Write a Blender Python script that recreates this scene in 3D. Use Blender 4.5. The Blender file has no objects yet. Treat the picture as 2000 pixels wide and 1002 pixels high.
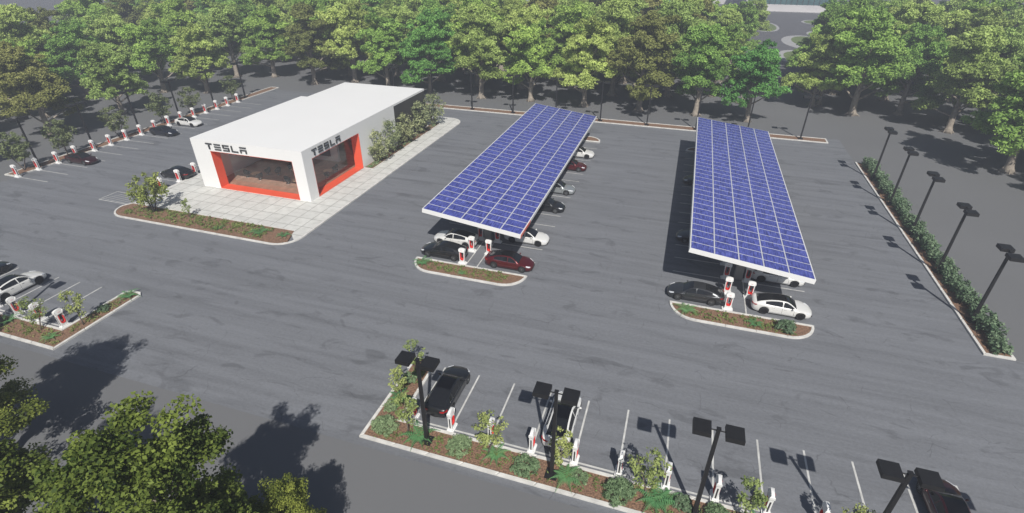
import bpy, math, random
import numpy as np
from mathutils import Vector, Matrix
R = random.Random(7)
sc = bpy.context.scene
COL = sc.collection

# ------------------------------------------------------------------ helpers
class MB:
    def __init__(s): s.v=[]; s.f=[]; s.m=[]
    def add(s, vs, fs, mi=0):
        o=len(s.v); s.v+= [tuple(p) for p in vs]; s.f+=[tuple(i+o for i in f) for f in fs]; s.m+=[mi]*len(fs)
    def box(s, x0,x1,y0,y1,z0,z1, mi=0):
        s.add([(x0,y0,z0),(x1,y0,z0),(x1,y1,z0),(x0,y1,z0),(x0,y0,z1),(x1,y0,z1),(x1,y1,z1),(x0,y1,z1)],
              [(0,3,2,1),(4,5,6,7),(0,1,5,4),(1,2,6,5),(2,3,7,6),(3,0,4,7)],mi)
    def tube(s, pts, rad, n=8, mi=0, cap=True):
        rings=[]; pts=[Vector(p) for p in pts]
        for i,p in enumerate(pts):
            d=(pts[min(i+1,len(pts)-1)]-pts[max(i-1,0)]).normalized()
            a=Vector((0,0,1)) if abs(d.z)<.9 else Vector((1,0,0))
            u=d.cross(a).normalized(); w=d.cross(u).normalized()
            r=rad[i] if isinstance(rad,(list,tuple)) else rad
            rings.append([p+u*(r*math.cos(2*math.pi*k/n))+w*(r*math.sin(2*math.pi*k/n)) for k in range(n)])
        vs=[q for rg in rings for q in rg]; fs=[]
        for i in range(len(rings)-1):
            for k in range(n):
                fs.append((i*n+k,i*n+(k+1)%n,(i+1)*n+(k+1)%n,(i+1)*n+k))
        if cap: fs.append(tuple(range(n))[::-1]); fs.append(tuple((len(rings)-1)*n+k for k in range(n)))
        s.add(vs,fs,mi)
    def prism(s, poly, z0, z1, mi=0, bottom=True):
        n=len(poly)
        a=sum(poly[i][0]*poly[(i+1)%n][1]-poly[(i+1)%n][0]*poly[i][1] for i in range(n))
        if a<0: poly=poly[::-1]
        vs=[(x,y,z0) for x,y in poly]+[(x,y,z1) for x,y in poly]
        fs=[tuple(range(n,2*n))]+[(i,(i+1)%n,n+(i+1)%n,n+i) for i in range(n)]
        if bottom: fs.append(tuple(range(n))[::-1])
        s.add(vs,fs,mi)
    def build(s, name, mats, parent=None, smooth=False, loc=None):
        me=bpy.data.meshes.new(name); me.from_pydata(s.v,[],s.f)
        if not isinstance(mats,(list,tuple)): mats=[mats]
        for m in mats: me.materials.append(m)
        if len(mats)>1: me.polygons.foreach_set('material_index',s.m)
        if smooth: me.polygons.foreach_set('use_smooth',[True]*len(me.polygons))
        me.update()
        o=bpy.data.objects.new(name,me); COL.objects.link(o)
        if parent: o.parent=parent
        if loc: o.location=loc
        return o
def tag(o,label=None,cat=None,group=None,kind=None):
    if label: o['label']=label
    if cat: o['category']=cat
    if group: o['group']=group
    if kind: o['kind']=kind
    return o
def empty(name,loc=(0,0,0),rz=0):
    o=bpy.data.objects.new(name,None); COL.objects.link(o); o.location=loc; o.rotation_euler=(0,0,rz)
    o.empty_display_size=.3; return o
def copy_tree(o,parent=None):
    c=o.copy(); COL.objects.link(c)
    if parent: c.parent=parent
    for ch in list(kids.get(o.name,[])): 
        k=copy_tree(ch,c); kids.setdefault(c.name,[]).append(k)
    return c
kids={}
def reg(root):      # remember the tree of children once
    for o in list(COL.objects):
        if o.parent is not None:
            l=kids.setdefault(o.parent.name,[])
            if o not in l: l.append(o)
ORD=['first','second','third','fourth','fifth','sixth','seventh','eighth','ninth','tenth','eleventh','twelfth','thirteenth','fourteenth','fifteenth','sixteenth','seventeenth','eighteenth','nineteenth','twentieth','twenty-first','twenty-second']

# ------------------------------------------------------------------ materials
def newmat(name):
    m=bpy.data.materials.new(name); m.use_nodes=True
    return m, m.node_tree, m.node_tree.nodes['Principled BSDF']
def S(b,k,v):
    if k in b.inputs: b.inputs[k].default_value=v
def mat(name,col,rough=.6,metal=0,var=0,scale=3,spec=None,bump=0,bscale=20):
    m,t,b=newmat(name); S(b,'Base Color',(*col,1)); S(b,'Roughness',rough); S(b,'Metallic',metal)
    if spec is not None: S(b,'Specular IOR Level',spec)
    N=t.nodes; L=t.links
    if var or bump: tc=N.new('ShaderNodeTexCoord')
    if var:
        n=N.new('ShaderNodeTexNoise'); n.inputs['Scale'].default_value=scale; n.inputs['Detail'].default_value=6
        L.new(tc.outputs['Object'],n.inputs['Vector'])
        r=N.new('ShaderNodeValToRGB'); r.color_ramp.elements[0].position=.3; r.color_ramp.elements[1].position=.7
        r.color_ramp.elements[0].color=(*[c*(1-var) for c in col],1); r.color_ramp.elements[1].color=(*[min(1,c*(1+var)) for c in col],1)
        L.new(n.outputs['Fac'],r.inputs['Fac']); L.new(r.outputs['Color'],b.inputs['Base Color'])
    if bump:
        n=N.new('ShaderNodeTexNoise'); n.inputs['Scale'].default_value=bscale; n.inputs['Detail'].default_value=4
        L.new(tc.outputs['Object'],n.inputs['Vector']); bp=N.new('ShaderNodeBump'); bp.inputs['Strength'].default_value=bump
        bp.inputs['Distance'].default_value=.05
        L.new(n.outputs['Fac'],bp.inputs['Height']); L.new(bp.outputs['Normal'],b.inputs['Normal'])
    return m
def glass(name,tint=(.6,.65,.68),mixf=.25,rough=.02):
    m=bpy.data.materials.new(name); m.use_nodes=True; t=m.node_tree; N=t.nodes; L=t.links; N.clear()
    o=N.new('ShaderNodeOutputMaterial'); mx=N.new('ShaderNodeMixShader'); tr=N.new('ShaderNodeBsdfTransparent'); gl=N.new('ShaderNodeBsdfGlossy')
    fr=N.new('ShaderNodeLayerWeight'); pw_=N.new('ShaderNodeMath'); pw_.operation='POWER'; pw_.inputs[1].default_value=4; L.new(fr.outputs['Facing'],pw_.inputs[0])
    ad=N.new('ShaderNodeMath'); ad.operation='MULTIPLY_ADD'; ad.inputs[1].default_value=.5; ad.inputs[2].default_value=.035; ad.use_clamp=True
    tr.inputs['Color'].default_value=(*tint,1); gl.inputs['Roughness'].default_value=rough
    L.new(pw_.outputs[0],ad.inputs[0]); L.new(ad.outputs[0],mx.inputs[0]); L.new(tr.outputs[0],mx.inputs[1]); L.new(gl.outputs[0],mx.inputs[2]); L.new(mx.outputs[0],o.inputs['Surface'])
    return m

def asphalt():
    m,t,b=newmat('lot_asphalt'); N=t.nodes; L=t.links
    tc=N.new('ShaderNodeTexCoord')
    def noise(sx,sy,scale,detail=5,rough=.55,rot=0,dist=0):
        mp=N.new('ShaderNodeMapping'); mp.inputs['Scale'].default_value=(sx,sy,1); mp.inputs['Rotation'].default_value=(0,0,rot)
        n=N.new('ShaderNodeTexNoise'); n.inputs['Scale'].default_value=scale; n.inputs['Detail'].default_value=detail
        n.inputs['Roughness'].default_value=rough; n.inputs['Distortion'].default_value=dist
        L.new(tc.outputs['Object'],mp.inputs['Vector']); L.new(mp.outputs[0],n.inputs['Vector']); return n.outputs['Fac']
    def ramp(f,p0,p1,c0,c1):
        r=N.new('ShaderNodeValToRGB'); r.color_ramp.elements[0].position=p0; r.color_ramp.elements[1].position=p1
        r.color_ramp.elements[0].color=(c0,c0,c0,1); r.color_ramp.elements[1].color=(c1,c1,c1,1); L.new(f,r.inputs['Fac']); return r.outputs['Color']
    def mul(a,c):
        x=N.new('ShaderNodeMix'); x.data_type='RGBA'; x.blend_type='MULTIPLY'; x.inputs['Factor'].default_value=1
        L.new(a,x.inputs['A']); L.new(c,x.inputs['B']); return x.outputs['Result']
    streak=ramp(noise(.10,.75,1,7,.62,0,.5),.34,.45,.85,1.0)       # long dark worn bands across the lot
    streak2=ramp(noise(.03,.8,1.3,4,.6),.34,.60,.86,1.05)
    patch=ramp(noise(.26,.62,1.0,5,.55,0,1.0),.34,.41,.78,1.0)       # oily blots
    grain=ramp(noise(.8,1.3,4.5,10,.9),.32,.68,.74,1.24)
    v=N.new('ShaderNodeTexVoronoi'); v.feature='DISTANCE_TO_EDGE'; v.inputs['Scale'].default_value=.30
    wn=N.new('ShaderNodeTexNoise'); wn.inputs['Scale'].default_value=.6; wn.inputs['Detail'].default_value=6
    L.new(tc.outputs['Object'],wn.inputs['Vector'])
    vm=N.new('ShaderNodeMix'); vm.data_type='RGBA'; vm.blend_type='ADD'; vm.inputs['Factor'].default_value=3.5
    L.new(tc.outputs['Object'],vm.inputs['A']); L.new(wn.outputs['Color'],vm.inputs['B']); L.new(vm.outputs['Result'],v.inputs['Vector'])
    crack=ramp(v.outputs['Distance'],.0,.009,.66,1.0)
    gate=ramp(noise(1,1,.5,4),.52,.58,0,1)
    cg=N.new('ShaderNodeMix'); cg.data_type='RGBA'; L.new(gate,cg.inputs['Factor']); L.new(crack,cg.inputs['B']); cg.inputs['A'].default_value=(1,1,1,1)
    base=N.new('ShaderNodeRGB'); base.outputs[0].default_value=(*ASPH,1)
    c=mul(mul(mul(mul(mul(base.outputs[0],streak),streak2),patch),grain),cg.outputs['Result'])
    L.new(c,b.inputs['Base Color']); S(b,'Roughness',.85); S(b,'Specular IOR Level',.25)
    bp=N.new('ShaderNodeBump'); bp.inputs['Strength'].default_value=.5; bp.inputs['Distance'].default_value=.03
    L.new(noise(1,1,5,8,.7),bp.inputs['Height']); L.new(bp.outputs['Normal'],b.inputs['Normal'])
    return m
ASPH=(.170,.178,.194)
M={}
M['asphalt']=asphalt()
M['ground']=mat('apron_ground',(.146,.149,.155),.9,0,.05,.05,.2)
M['line']=mat('line_paint',(.52,.52,.50),.7,0,.18,2)
M['kerb']=mat('kerb_concrete',(.60,.59,.56),.85,0,.16,1.5,bump=.3)
M['mulch']=mat('mulch',(.20,.118,.075),.95,0,.6,9,bump=.9,bscale=14)
M['white']=mat('white_render',(.80,.80,.79),.55,0,.012,.2)
M['dark_clad']=mat('dark_cladding',(.045,.044,.042),.6,0,.1,.6)
M['red']=mat('red_panel',(.74,.105,.05),.4,0,.05,.3)
M['letter']=mat('dark_letter',(.07,.072,.075),.4,.3)
M['wood']=mat('wood_floor',(.42,.25,.18),.35,0,.25,1.2)
M['inwall']=mat('interior_grey_wall',(.82,.82,.81),.7,0,.02,.2)
M['showglass']=glass('shop_glass',(.97,.98,.98),.2)
M['black']=mat('black_metal',(.012,.012,.013),.5,.0,.2,2)
M['chw']=mat('charger_white',(.78,.78,.77),.35)
M['chr']=mat('charger_red',(.72,.035,.03),.35)
M['chb']=mat('charger_dark_slot',(.03,.03,.032),.5)
M['tyre']=mat('tyre_rubber',(.015,.015,.016),.8)
M['rim']=mat('wheel_rim',(.35,.36,.37),.3,.85)
M['darkrim']=mat('dark_wheel_rim',(.05,.05,.055),.35,.7)
M['cglass']=mat('car_glass',(.012,.013,.015),.06,0,spec=.6)
M['croof']=mat('car_black_roof_glass',(.004,.004,.005),.12,0,spec=.5)
M['trim']=mat('black_trim',(.02,.02,.02),.5)
M['chrome']=mat('chrome_trim',(.6,.6,.6),.2,1)
M['hl']=mat('headlight_lens',(.75,.77,.8),.1,.2)
M['tl']=mat('tail_light_lens',(.35,.012,.01),.15)
M['chair']=mat('chair_shell',(.03,.031,.034),.3)
M['tan']=mat('table_top_oak',(.70,.52,.33),.5,0,.15,3)
M['panel_frame']=mat('panel_frame_white',(.62,.63,.66),.4,.2)
M['canopy_white']=mat('canopy_white',(.80,.80,.79),.45)
M['post']=mat('canopy_post_grey',(.32,.31,.29),.6)
def paint(name,col,metal=.3,rough=.3):
    m,t,b=newmat(name); S(b,'Base Color',(*col,1)); S(b,'Metallic',metal); S(b,'Roughness',rough); S(b,'Coat Weight',.8); S(b,'Coat Roughness',.04)
    return m
PAINT=dict(white=paint('paint_white',(.70,.70,.68),0),red=paint('paint_red',(.10,.006,.009),.35),maroon=paint('paint_maroon',(.04,.004,.006),.35),black=paint('paint_black',(.014,.015,.017),.3),
  grey=paint('paint_grey',(.05,.053,.058),.5),silver=paint('paint_silver',(.42,.45,.46),.55),navy=paint('paint_navy',(.012,.016,.028),.4))

def panel_mat():
    m,t,b=newmat('solar_cells'); N=t.nodes; L=t.links
    tc=N.new('ShaderNodeTexCoord'); g=N.new('ShaderNodeNewGeometry')
    mp=N.new('ShaderNodeMapping'); mp.inputs['Scale'].default_value=(7,.9,1); L.new(g.outputs['Position'],mp.inputs['Vector'])
    n=N.new('ShaderNodeTexNoise'); n.inputs['Scale'].default_value=1; n.inputs['Detail'].default_value=6; n.inputs['Roughness'].default_value=.8
    L.new(mp.outputs[0],n.inputs['Vector'])
    r=N.new('ShaderNodeValToRGB'); e=r.color_ramp.elements; e[0].position=.38; e[0].color=(.026,.031,.15,1); e[1].position=.62; e[1].color=(.125,.15,.49,1)
    L.new(n.outputs['Fac'],r.inputs['Fac'])
    br=N.new('ShaderNodeTexBrick'); br.offset=0; br.inputs['Scale'].default_value=1; br.inputs['Brick Width'].default_value=.197; br.inputs['Row Height'].default_value=.19
    br.inputs['Mortar Size'].default_value=.007; br.inputs['Color1'].default_value=(1,1,1,1); br.inputs['Color2'].default_value=(.72,.72,.85,1); br.inputs['Mortar'].default_value=(1.35,1.4,1.3,1)
    L.new(tc.outputs['Object'],br.inputs['Vector'])
    x=N.new('ShaderNodeMix'); x.data_type='RGBA'; x.blend_type='MULTIPLY'; x.inputs['Factor'].default_value=1
    L.new(r.outputs['Color'],x.inputs['A']); L.new(br.outputs['Color'],x.inputs['B']); L.new(x.outputs['Result'],b.inputs['Base Color'])
    S(b,'Roughness',.22); S(b,'Specular IOR Level',.4)
    return m
M['cells']=panel_mat()
def tile_mat():
    m,t,b=newmat('paving_tiles'); N=t.nodes; L=t.links
    tc=N.new('ShaderNodeTexCoord'); br=N.new('ShaderNodeTexBrick'); br.offset=0; br.inputs['Scale'].default_value=1
    br.inputs['Brick Width'].default_value=1.79; br.inputs['Row Height'].default_value=1.9; br.inputs['Mortar Size'].default_value=.035; br.inputs['Mortar Smooth'].default_value=.1
    br.inputs['Color1'].default_value=(.62,.62,.59,1); br.inputs['Color2'].default_value=(.56,.56,.535,1); br.inputs['Mortar'].default_value=(.24,.24,.22,1)
    mp=N.new('ShaderNodeMapping'); mp.inputs['Location'].default_value=(37.3,-43.45,0); L.new(tc.outputs['Object'],mp.inputs['Vector']); L.new(mp.outputs[0],br.inputs['Vector'])
    n=N.new('ShaderNodeTexNoise'); n.inputs['Scale'].default_value=1.3; n.inputs['Detail'].default_value=8; L.new(tc.outputs['Object'],n.inputs['Vector'])
    r=N.new('ShaderNodeValToRGB'); r.color_ramp.elements[0].position=.3; r.color_ramp.elements[1].position=.6; r.color_ramp.elements[0].color=(.86,.86,.85,1); r.color_ramp.elements[1].color=(1.03,1.03,1.03,1)
    L.new(n.outputs['Fac'],r.inputs['Fac'])
    x=N.new('ShaderNodeMix'); x.data_type='RGBA'; x.blend_type='MULTIPLY'; x.inputs['Factor'].default_value=1
    L.new(br.outputs['Color'],x.inputs['A']); L.new(r.outputs['Color'],x.inputs['B']); L.new(x.outputs['Result'],b.inputs['Base Color']); S(b,'Roughness',.8)
    return m
M['tiles']=tile_mat()

def leaf_mat(name,c_dark,c_light,trans=.3,gain=1.7):
    m=bpy.data.materials.new(name); m.use_nodes=True; t=m.node_tree; N=t.nodes; L=t.links; N.clear()
    o=N.new('ShaderNodeOutputMaterial'); d=N.new('ShaderNodeBsdfPrincipled'); tr=N.new('ShaderNodeBsdfTranslucent'); mx=N.new('ShaderNodeMixShader'); mx.inputs[0].default_value=trans
    S(d,'Roughness',.65); S(d,'Specular IOR Level',.2)
    at=N.new('ShaderNodeAttribute'); at.attribute_name='tint'
    r=N.new('ShaderNodeValToRGB'); e=r.color_ramp.elements; e[0].color=(*[c*gain for c in c_dark],1); e[1].color=(*[min(.9,c*gain) for c in c_light],1)
    L.new(at.outputs['Fac'],r.inputs['Fac'])
    oi=N.new('ShaderNodeObjectInfo'); hs=N.new('ShaderNodeHueSaturation')
    mr=N.new('ShaderNodeMapRange'); mr.inputs['To Min'].default_value=.485; mr.inputs['To Max'].default_value=.515; L.new(oi.outputs['Random'],mr.inputs['Value'])
    mv=N.new('ShaderNodeMapRange'); mv.inputs['To Min'].default_value=1.12; mv.inputs['To Max'].default_value=.85; L.new(oi.outputs['Random'],mv.inputs['Value'])
    L.new(mr.outputs[0],hs.inputs['Hue']); L.new(mv.outputs[0],hs.inputs['Value']); L.new(r.outputs['Color'],hs.inputs['Color'])
    L.new(hs.outputs[0],d.inputs['Base Color']); L.new(hs.outputs[0],tr.inputs['Color'])
    L.new(d.outputs[0],mx.inputs[1]); L.new(tr.outputs[0],mx.inputs[2]); L.new(mx.outputs[0],o.inputs['Surface'])
    return m
LM=dict(
 olive=leaf_mat('leaves_yellow_green',(.075,.105,.025),(.245,.31,.095),gain=2.4),
 green=leaf_mat('leaves_mid_green',(.055,.105,.022),(.20,.29,.07),gain=2.4),
 bright=leaf_mat('leaves_bright_green',(.05,.13,.03),(.17,.33,.08),gain=1.8),
 brown=leaf_mat('leaves_olive_brown',(.08,.09,.022),(.20,.21,.07),gain=1.9),
 fore=leaf_mat('leaves_near_tree',(.035,.06,.01),(.25,.30,.06),gain=1.15),
 sapling=leaf_mat('leaves_sapling',(.085,.12,.035),(.29,.33,.12)),
 smalltree2=leaf_mat('leaves_wall_shrub',(.07,.09,.05),(.30,.33,.17)), smalltree=leaf_mat('leaves_small_tree',(.07,.09,.04),(.20,.22,.10)), spread=leaf_mat('leaves_spreading',(.06,.09,.025),(.24,.28,.08)),
 sage=leaf_mat('leaves_sage',(.08,.13,.06),(.26,.35,.19),.25,1.3),
 fern=leaf_mat('leaves_fern',(.09,.20,.08),(.19,.36,.16)),
 hedge=leaf_mat('leaves_hedge',(.035,.07,.035),(.17,.23,.14),.2,1.6),
 low=leaf_mat('leaves_low',(.07,.11,.03),(.17,.21,.07)))
M['bark']=mat('pale_bark',(.30,.26,.215),.9,0,.3,2.5,bump=.5,bscale=6)
M['darkbark']=mat('dark_bark',(.05,.042,.04),.9,0,.3,5)
M['barkd']=mat('grey_bark',(.13,.105,.085),.9,0,.3,5)

# ------------------------------------------------------------------ foliage
def leaves(name, C, rad, per, size, mats, parent=None, seed=1, flat=.7, aspect=1.7, up=.55, tints=None, droop=.15):
    """C: (n,3) clump centres, rad: (n,) radii, per: leaves per clump"""
    g=np.random.default_rng(seed); C=np.asarray(C,float); n=len(C); per=int(per)
    d=g.normal(size=(n,per,3)); d/=np.linalg.norm(d,axis=2,keepdims=True)
    rr=g.random((n,per,1))**(1/2.2)
    off=d*rr*np.asarray(rad)[:,None,None]; off[:,:,2]*=flat
    off[:,:,2]-=droop*(off[:,:,0]**2+off[:,:,1]**2)/np.asarray(rad)[:,None]
    p=(C[:,None,:]+off).reshape(-1,3); dd=d.reshape(-1,3)
    N=len(p)
    nrm=g.normal(size=(N,3))*.55+dd*.5; nrm[:,2]+=up; nrm/=np.linalg.norm(nrm,axis=1,keepdims=True)
    ax=dd+g.normal(size=(N,3))*.5; ax-=nrm*(ax*nrm).sum(1,keepdims=True); ax/=np.linalg.norm(ax,axis=1,keepdims=True)
    bx=np.cross(nrm,ax); s=size*(.65+.7*g.random((N,1)))
    L_=ax*s*aspect*.5; W=bx*s*.5
    v=np.stack([p-L_, p+W*.9-L_*.1, p+L_, p-W*.9-L_*.1],1).reshape(-1,3)
    me=bpy.data.meshes.new(name); me.vertices.add(4*N); me.vertices.foreach_set('co',v.ravel())
    me.loops.add(4*N); me.loops.foreach_set('vertex_index',np.arange(4*N,dtype=np.int32))
    me.polygons.add(N); me.polygons.foreach_set('loop_start',np.arange(0,4*N,4,dtype=np.int32)); me.polygons.foreach_set('loop_total',np.full(N,4,np.int32))
    a=me.attributes.new('tint','FLOAT','POINT')
    ct=g.random((n,1)) if tints is None else np.asarray(tints)[:,None]
    tt=np.clip(.55*ct+.55*g.random((n,per))-.05,0,1).reshape(-1)
    a.data.foreach_set('value',np.repeat(tt,4))
    me.materials.append(mats); me.update(); me.validate()
    o=bpy.data.objects.new(name,me); COL.objects.link(o)
    if parent: o.parent=parent
    return o

def limb(mb, rnd, p, d, length, r0, r1, n=5, bend=.25, sides=7):
    pts=[Vector(p)]; dd=Vector(d).normalized()
    for i in range(n):
        dd=(dd+Vector((rnd.uniform(-1,1),rnd.uniform(-1,1),rnd.uniform(-.5,.8)))*bend).normalized()
        pts.append(pts[-1]+dd*(length/n))
    mb.tube(pts,[r0+(r1-r0)*i/n for i in range(n+1)],sides)
    return pts
def make_tree(name,seed,H=14.5,CR=5.4,base=4.2,r=.42,leafcol='olive',size=.22,clumps=100,per=125,bark='bark',crad=.88,aspect=1.7,flat=.6):
    rnd=random.Random(seed); root=empty(name)
    mb=MB(); th=H*.72
    lean=(rnd.uniform(-.06,.06),rnd.uniform(-.06,.06))
    pts=[];rad=[]
    for i in range(11):
        z=th*i/10; w=math.sin(i*.9+seed)*.16*i/10
        pts.append((lean[0]*z+w,lean[1]*z-w*.6,z)); rad.append(r*(1.9 if i==0 else 1)*(1-.8*i/10)+.03)
    pts.insert(1,(pts[0][0],pts[0][1],.55)); rad.insert(1,r*1.12)
    mb.tube(pts,rad,10)
    for k in range(7):      # root flare
        a=2*math.pi*k/7+rnd.uniform(-.3,.3); q=rnd.uniform(1.7,2.9)*r
        mb.tube([(math.cos(a)*r*.5,math.sin(a)*r*.5,.9),(math.cos(a)*r*1.15,math.sin(a)*r*1.15,.28),(math.cos(a)*q,math.sin(a)*q,-.05)],[r*.42,r*.34,.05],6)
    C=[];RA=[];TI=[]
    k0=CR/5.4
    def lobe(c,R_,n):
        t=rnd.random()
        for _ in range(n):
            a=rnd.uniform(0,2*math.pi); u=rnd.uniform(-.55,1); q=R_*rnd.uniform(.55,1.0) if rnd.random()<.72 else R_*rnd.uniform(1.05,1.5)
            h=math.sqrt(1-u*u)*q
            C.append((c[0]+h*math.cos(a),c[1]+h*math.sin(a),c[2]+u*q*.62)); RA.append(crad*rnd.uniform(.55,1.1)); TI.append(min(1,max(0,t+rnd.uniform(-.25,.25))))
    nl=13
    for k in range(nl):
        t=.23+.73*k/nl; a=k*2.4+rnd.uniform(-.5,.5); i=min(int(t*10)+1,10); p=Vector(pts[i])
        ln=CR*(1.0-.42*t)*rnd.uniform(.72,1.12)
        q=limb(mb,rnd,p,(math.cos(a),math.sin(a),rnd.uniform(.1,.4)+.9*t),ln,r*.42*(1.1-t*.6),.05,5,.2)
        for _ in range(2):
            dv=Vector((math.cos(a+rnd.uniform(-1.2,1.2)),math.sin(a+rnd.uniform(-1.2,1.2)),rnd.uniform(.1,.8)))
            e=limb(mb,rnd,q[3],dv,ln*.45,r*.15,.03,3,.3,5)
            lobe(e[-1],rnd.uniform(.9,1.35)*k0,5)
        lobe(q[-1],rnd.uniform(1.35,2.0)*k0,10)
        if k>nl*.45: lobe(q[2],rnd.uniform(1.2,1.7)*k0,6)
    tp=Vector(pts[-1])
    for k in range(4): lobe(tp+Vector((rnd.uniform(-1.6,1.6)*k0,rnd.uniform(-1.6,1.6)*k0,rnd.uniform(.4,(H-th)*.62))),rnd.uniform(1.3,1.8)*k0,9)
    t_=mb.build('trunk',M[bark],root,smooth=True)
    cr=leaves('crown',[tuple(c) for c in C],RA,per,size,LM[leafcol],root,seed,aspect=aspect,flat=flat,tints=TI)
    return root
def recolour(src,leafcol,name=None):
    c=src.copy(); COL.objects.link(c)
    for ch in kids[src.name]:
        k=ch.copy(); COL.objects.link(k); k.parent=c
        if ch.name.startswith('crown'):
            k.data=ch.data.copy(); k.data.materials.clear(); k.data.materials.append(LM[leafcol])
        kids.setdefault(c.name,[]).append(k)
    return c

# ------------------------------------------------------------------ ground, lot
LX0,LX1,LY0,LY1=-86.3,25.9,18.9,97.3
mb=MB(); mb.box(-1100,1100,-300,1500,-.5,0); mb.build('ground',M['ground']); tag(bpy.data.objects['ground'],kind='structure')
mb=MB(); mb.add([(LX0,LY0,.004),(60,LY0,.004),(60,41.6,.004),(LX1,41.6,.004),(LX1,LY1,.004),(LX0,LY1,.004)],[(0,1,2,3,4,5)]); tag(mb.build('parking_lot',M['asphalt']),kind='structure')

def line(mb,x0,y0,x1,y1,w=.11,z=.009):
    d=Vector((x1-x0,y1-y0,0)).normalized(); n=Vector((-d.y,d.x,0))*w/2
    mb.add([(x0-n.x,y0-n.y,z),(x1-n.x,y1-n.y,z),(x1+n.x,y1+n.y,z),(x0+n.x,y0+n.y,z)],[(0,1,2,3)])
P=2.783
mb=MB()
for k in range(13): line(mb,-14.05+P*k,22.2,-14.05+P*k,27.27,.12)
line(mb,-13.95,21.9,24,21.9,.13)
for k in range(9): line(mb,-46.65-P*k,22.2,-46.65-P*k,27.4,.12)
line(mb,-46.9,21.95,-72,21.95,.13)
for k in range(16): line(mb,-86,44.12+P*k,-80.35,44.12+P*k,.1)
for k in range(6):
    if k: line(mb,-62.9,44.1+P*k,-67.6,44.1+P*k,.1)
# hatched bay
hx0,hx1,hy0,hy1=-68.4,-63.2,42.05,44.6
line(mb,hx0,hy0,hx1,hy0,.1); line(mb,hx0,hy1,hx1,hy1,.1); line(mb,hx0,hy0+.05,hx0,hy1-.05,.1,.0095)
for k in range(6):
    x=hx0+.2+k*.85; line(mb,x,hy0+.06,min(x+1.5,hx1),hy0+.06+(hy1-hy0-.12)*min(1,(hx1-x)/1.5),.08,.0095)
for c in (-17.6,7.75):
    for k in range(1,16):
        y=41.45+P*k-.05
        line(mb,c-5.95,y,c-1.55,y,.11); line(mb,c+1.5,y,c+6.0,y,.11)
    line(mb,c-.6,41.6,c-.6,83.4,.11,.0095); line(mb,c+.6,41.6,c+.6,83.4,.11,.0095)
tag(mb.build('parking_lines',M['line']),kind='structure')

# ------------------------------------------------------------------ kerbs and beds
def arc(cx,cy,r,a0,a1,n=7):
    return [(cx+r*math.cos(math.radians(a0+(a1-a0)*i/n)),cy+r*math.sin(math.radians(a0+(a1-a0)*i/n))) for i in range(n+1)]
def inset(poly,d):
    n=len(poly); out=[]
    a=sum(poly[i][0]*poly[(i+1)%n][1]-poly[(i+1)%n][0]*poly[i][1] for i in range(n)); s=1 if a>0 else -1
    for i in range(n):
        p0=Vector(poly[i-1]);p1=Vector(poly[i]);p2=Vector(poly[(i+1)%n])
        d1=(p1-p0).normalized();d2=(p2-p1).normalized()
        n1=Vector((-d1.y,d1.x))*s;n2=Vector((-d2.y,d2.x))*s
        b=(n1+n2); 
        if b.length<1e-4: b=n1
        b.normalize(); out.append(tuple(p1+b*(d/max(.35,b.dot(n1)))))
    return out
def kerb_ring(mb,poly,w=.22,h=.15,seg=2.4,z0=.0):
    """kerb stones laid along the outline with open joints"""
    inn=inset(poly,w); n=len(poly); rr=random.Random(len(poly)*7+int(abs(poly[0][0])*10))
    for i in range(n):
        a,b=Vector(poly[i]),Vector(poly[(i+1)%n]); c,d=Vector(inn[i]),Vector(inn[(i+1)%n])
        L_=(b-a).length; k=max(1,round(L_/seg))
        for j in range(k):
            g=.012/L_*1.0 if L_>seg else 0
            t0=j/k+g; t1=(j+1)/k-g; hh=h+rr.uniform(-.008,.008)
            q=[a.lerp(b,t0),a.lerp(b,t1),c.lerp(d,t1),c.lerp(d,t0)]
            cc=(q[0]+q[2])/2
            q2=[x.lerp(cc,.06) for x in q]
            vs=[(x.x,x.y,z0) for x in q]+[(x.x,x.y,hh-.03) for x in q]+[(x.x,x.y,hh) for x in q2]
            mb.add(vs,[(0,1,5,4),(1,2,6,5),(2,3,7,6),(3,0,4,7),(4,5,9,8),(5,6,10,9),(6,7,11,10),(7,4,8,11),(8,9,10,11)])
def bed(poly,name='planting_bed',h=.15,w=.22):
    k=MB(); kerb_ring(k,poly,w,h); ko=tag(k.build('kerb',M['kerb']),kind='structure')
    m=MB(); m.prism(inset(poly,w-.02),0,h-.05); mo=tag(m.build(name,M['mulch']),kind='structure')
    return mo
A1,A2=-17.6,7.75
def island(c,far=False):
    x0,x1=c-5.95,c+5.95
    if not far:
        y1,y0=41.45,39.1
        return [(x1,y1)]+[(x0,y1)]+arc(x0+2.3,y0+2.3,2.3,180,270,8)[0:]+arc(x1-2.3,y0+2.3,2.3,270,360,8)
    y0,y1=83.6,86.0
    return [(x0,y0),(x1,y0)]+arc(x1-2.3,y1-2.3,2.3,0,90,8)+arc(x0+2.3,y1-2.3,2.3,90,180,8)
for c in (A1,A2): bed(island(c)); bed(island(c,True))
BR=[(-16.75,19.45),(31,19.45),(31,21.6),(-14.8,21.6),(-14.8,27.3),(-15.3,27.75),(-16.3,27.75),(-16.75,27.3)]
bed(BR)
BL=[(-44.6,19.5),(-44.6,27.4),(-45.0,27.75),(-46.1,27.75),(-46.5,27.35),(-46.5,21.65),(-84,21.65),(-84,19.5)]
bed(BL)
bed([(-88.5,44.0),(-86.3,44.0),(-86.3,98.8),(-88.5,98.8)])
bed([(-58,94.6),(23.8,94.6),(23.8,96.9),(-58,96.9)])
bed([(25.9,41.6),(28.05,41.6),(28.05,86.2),(25.9,86.2)])
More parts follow.
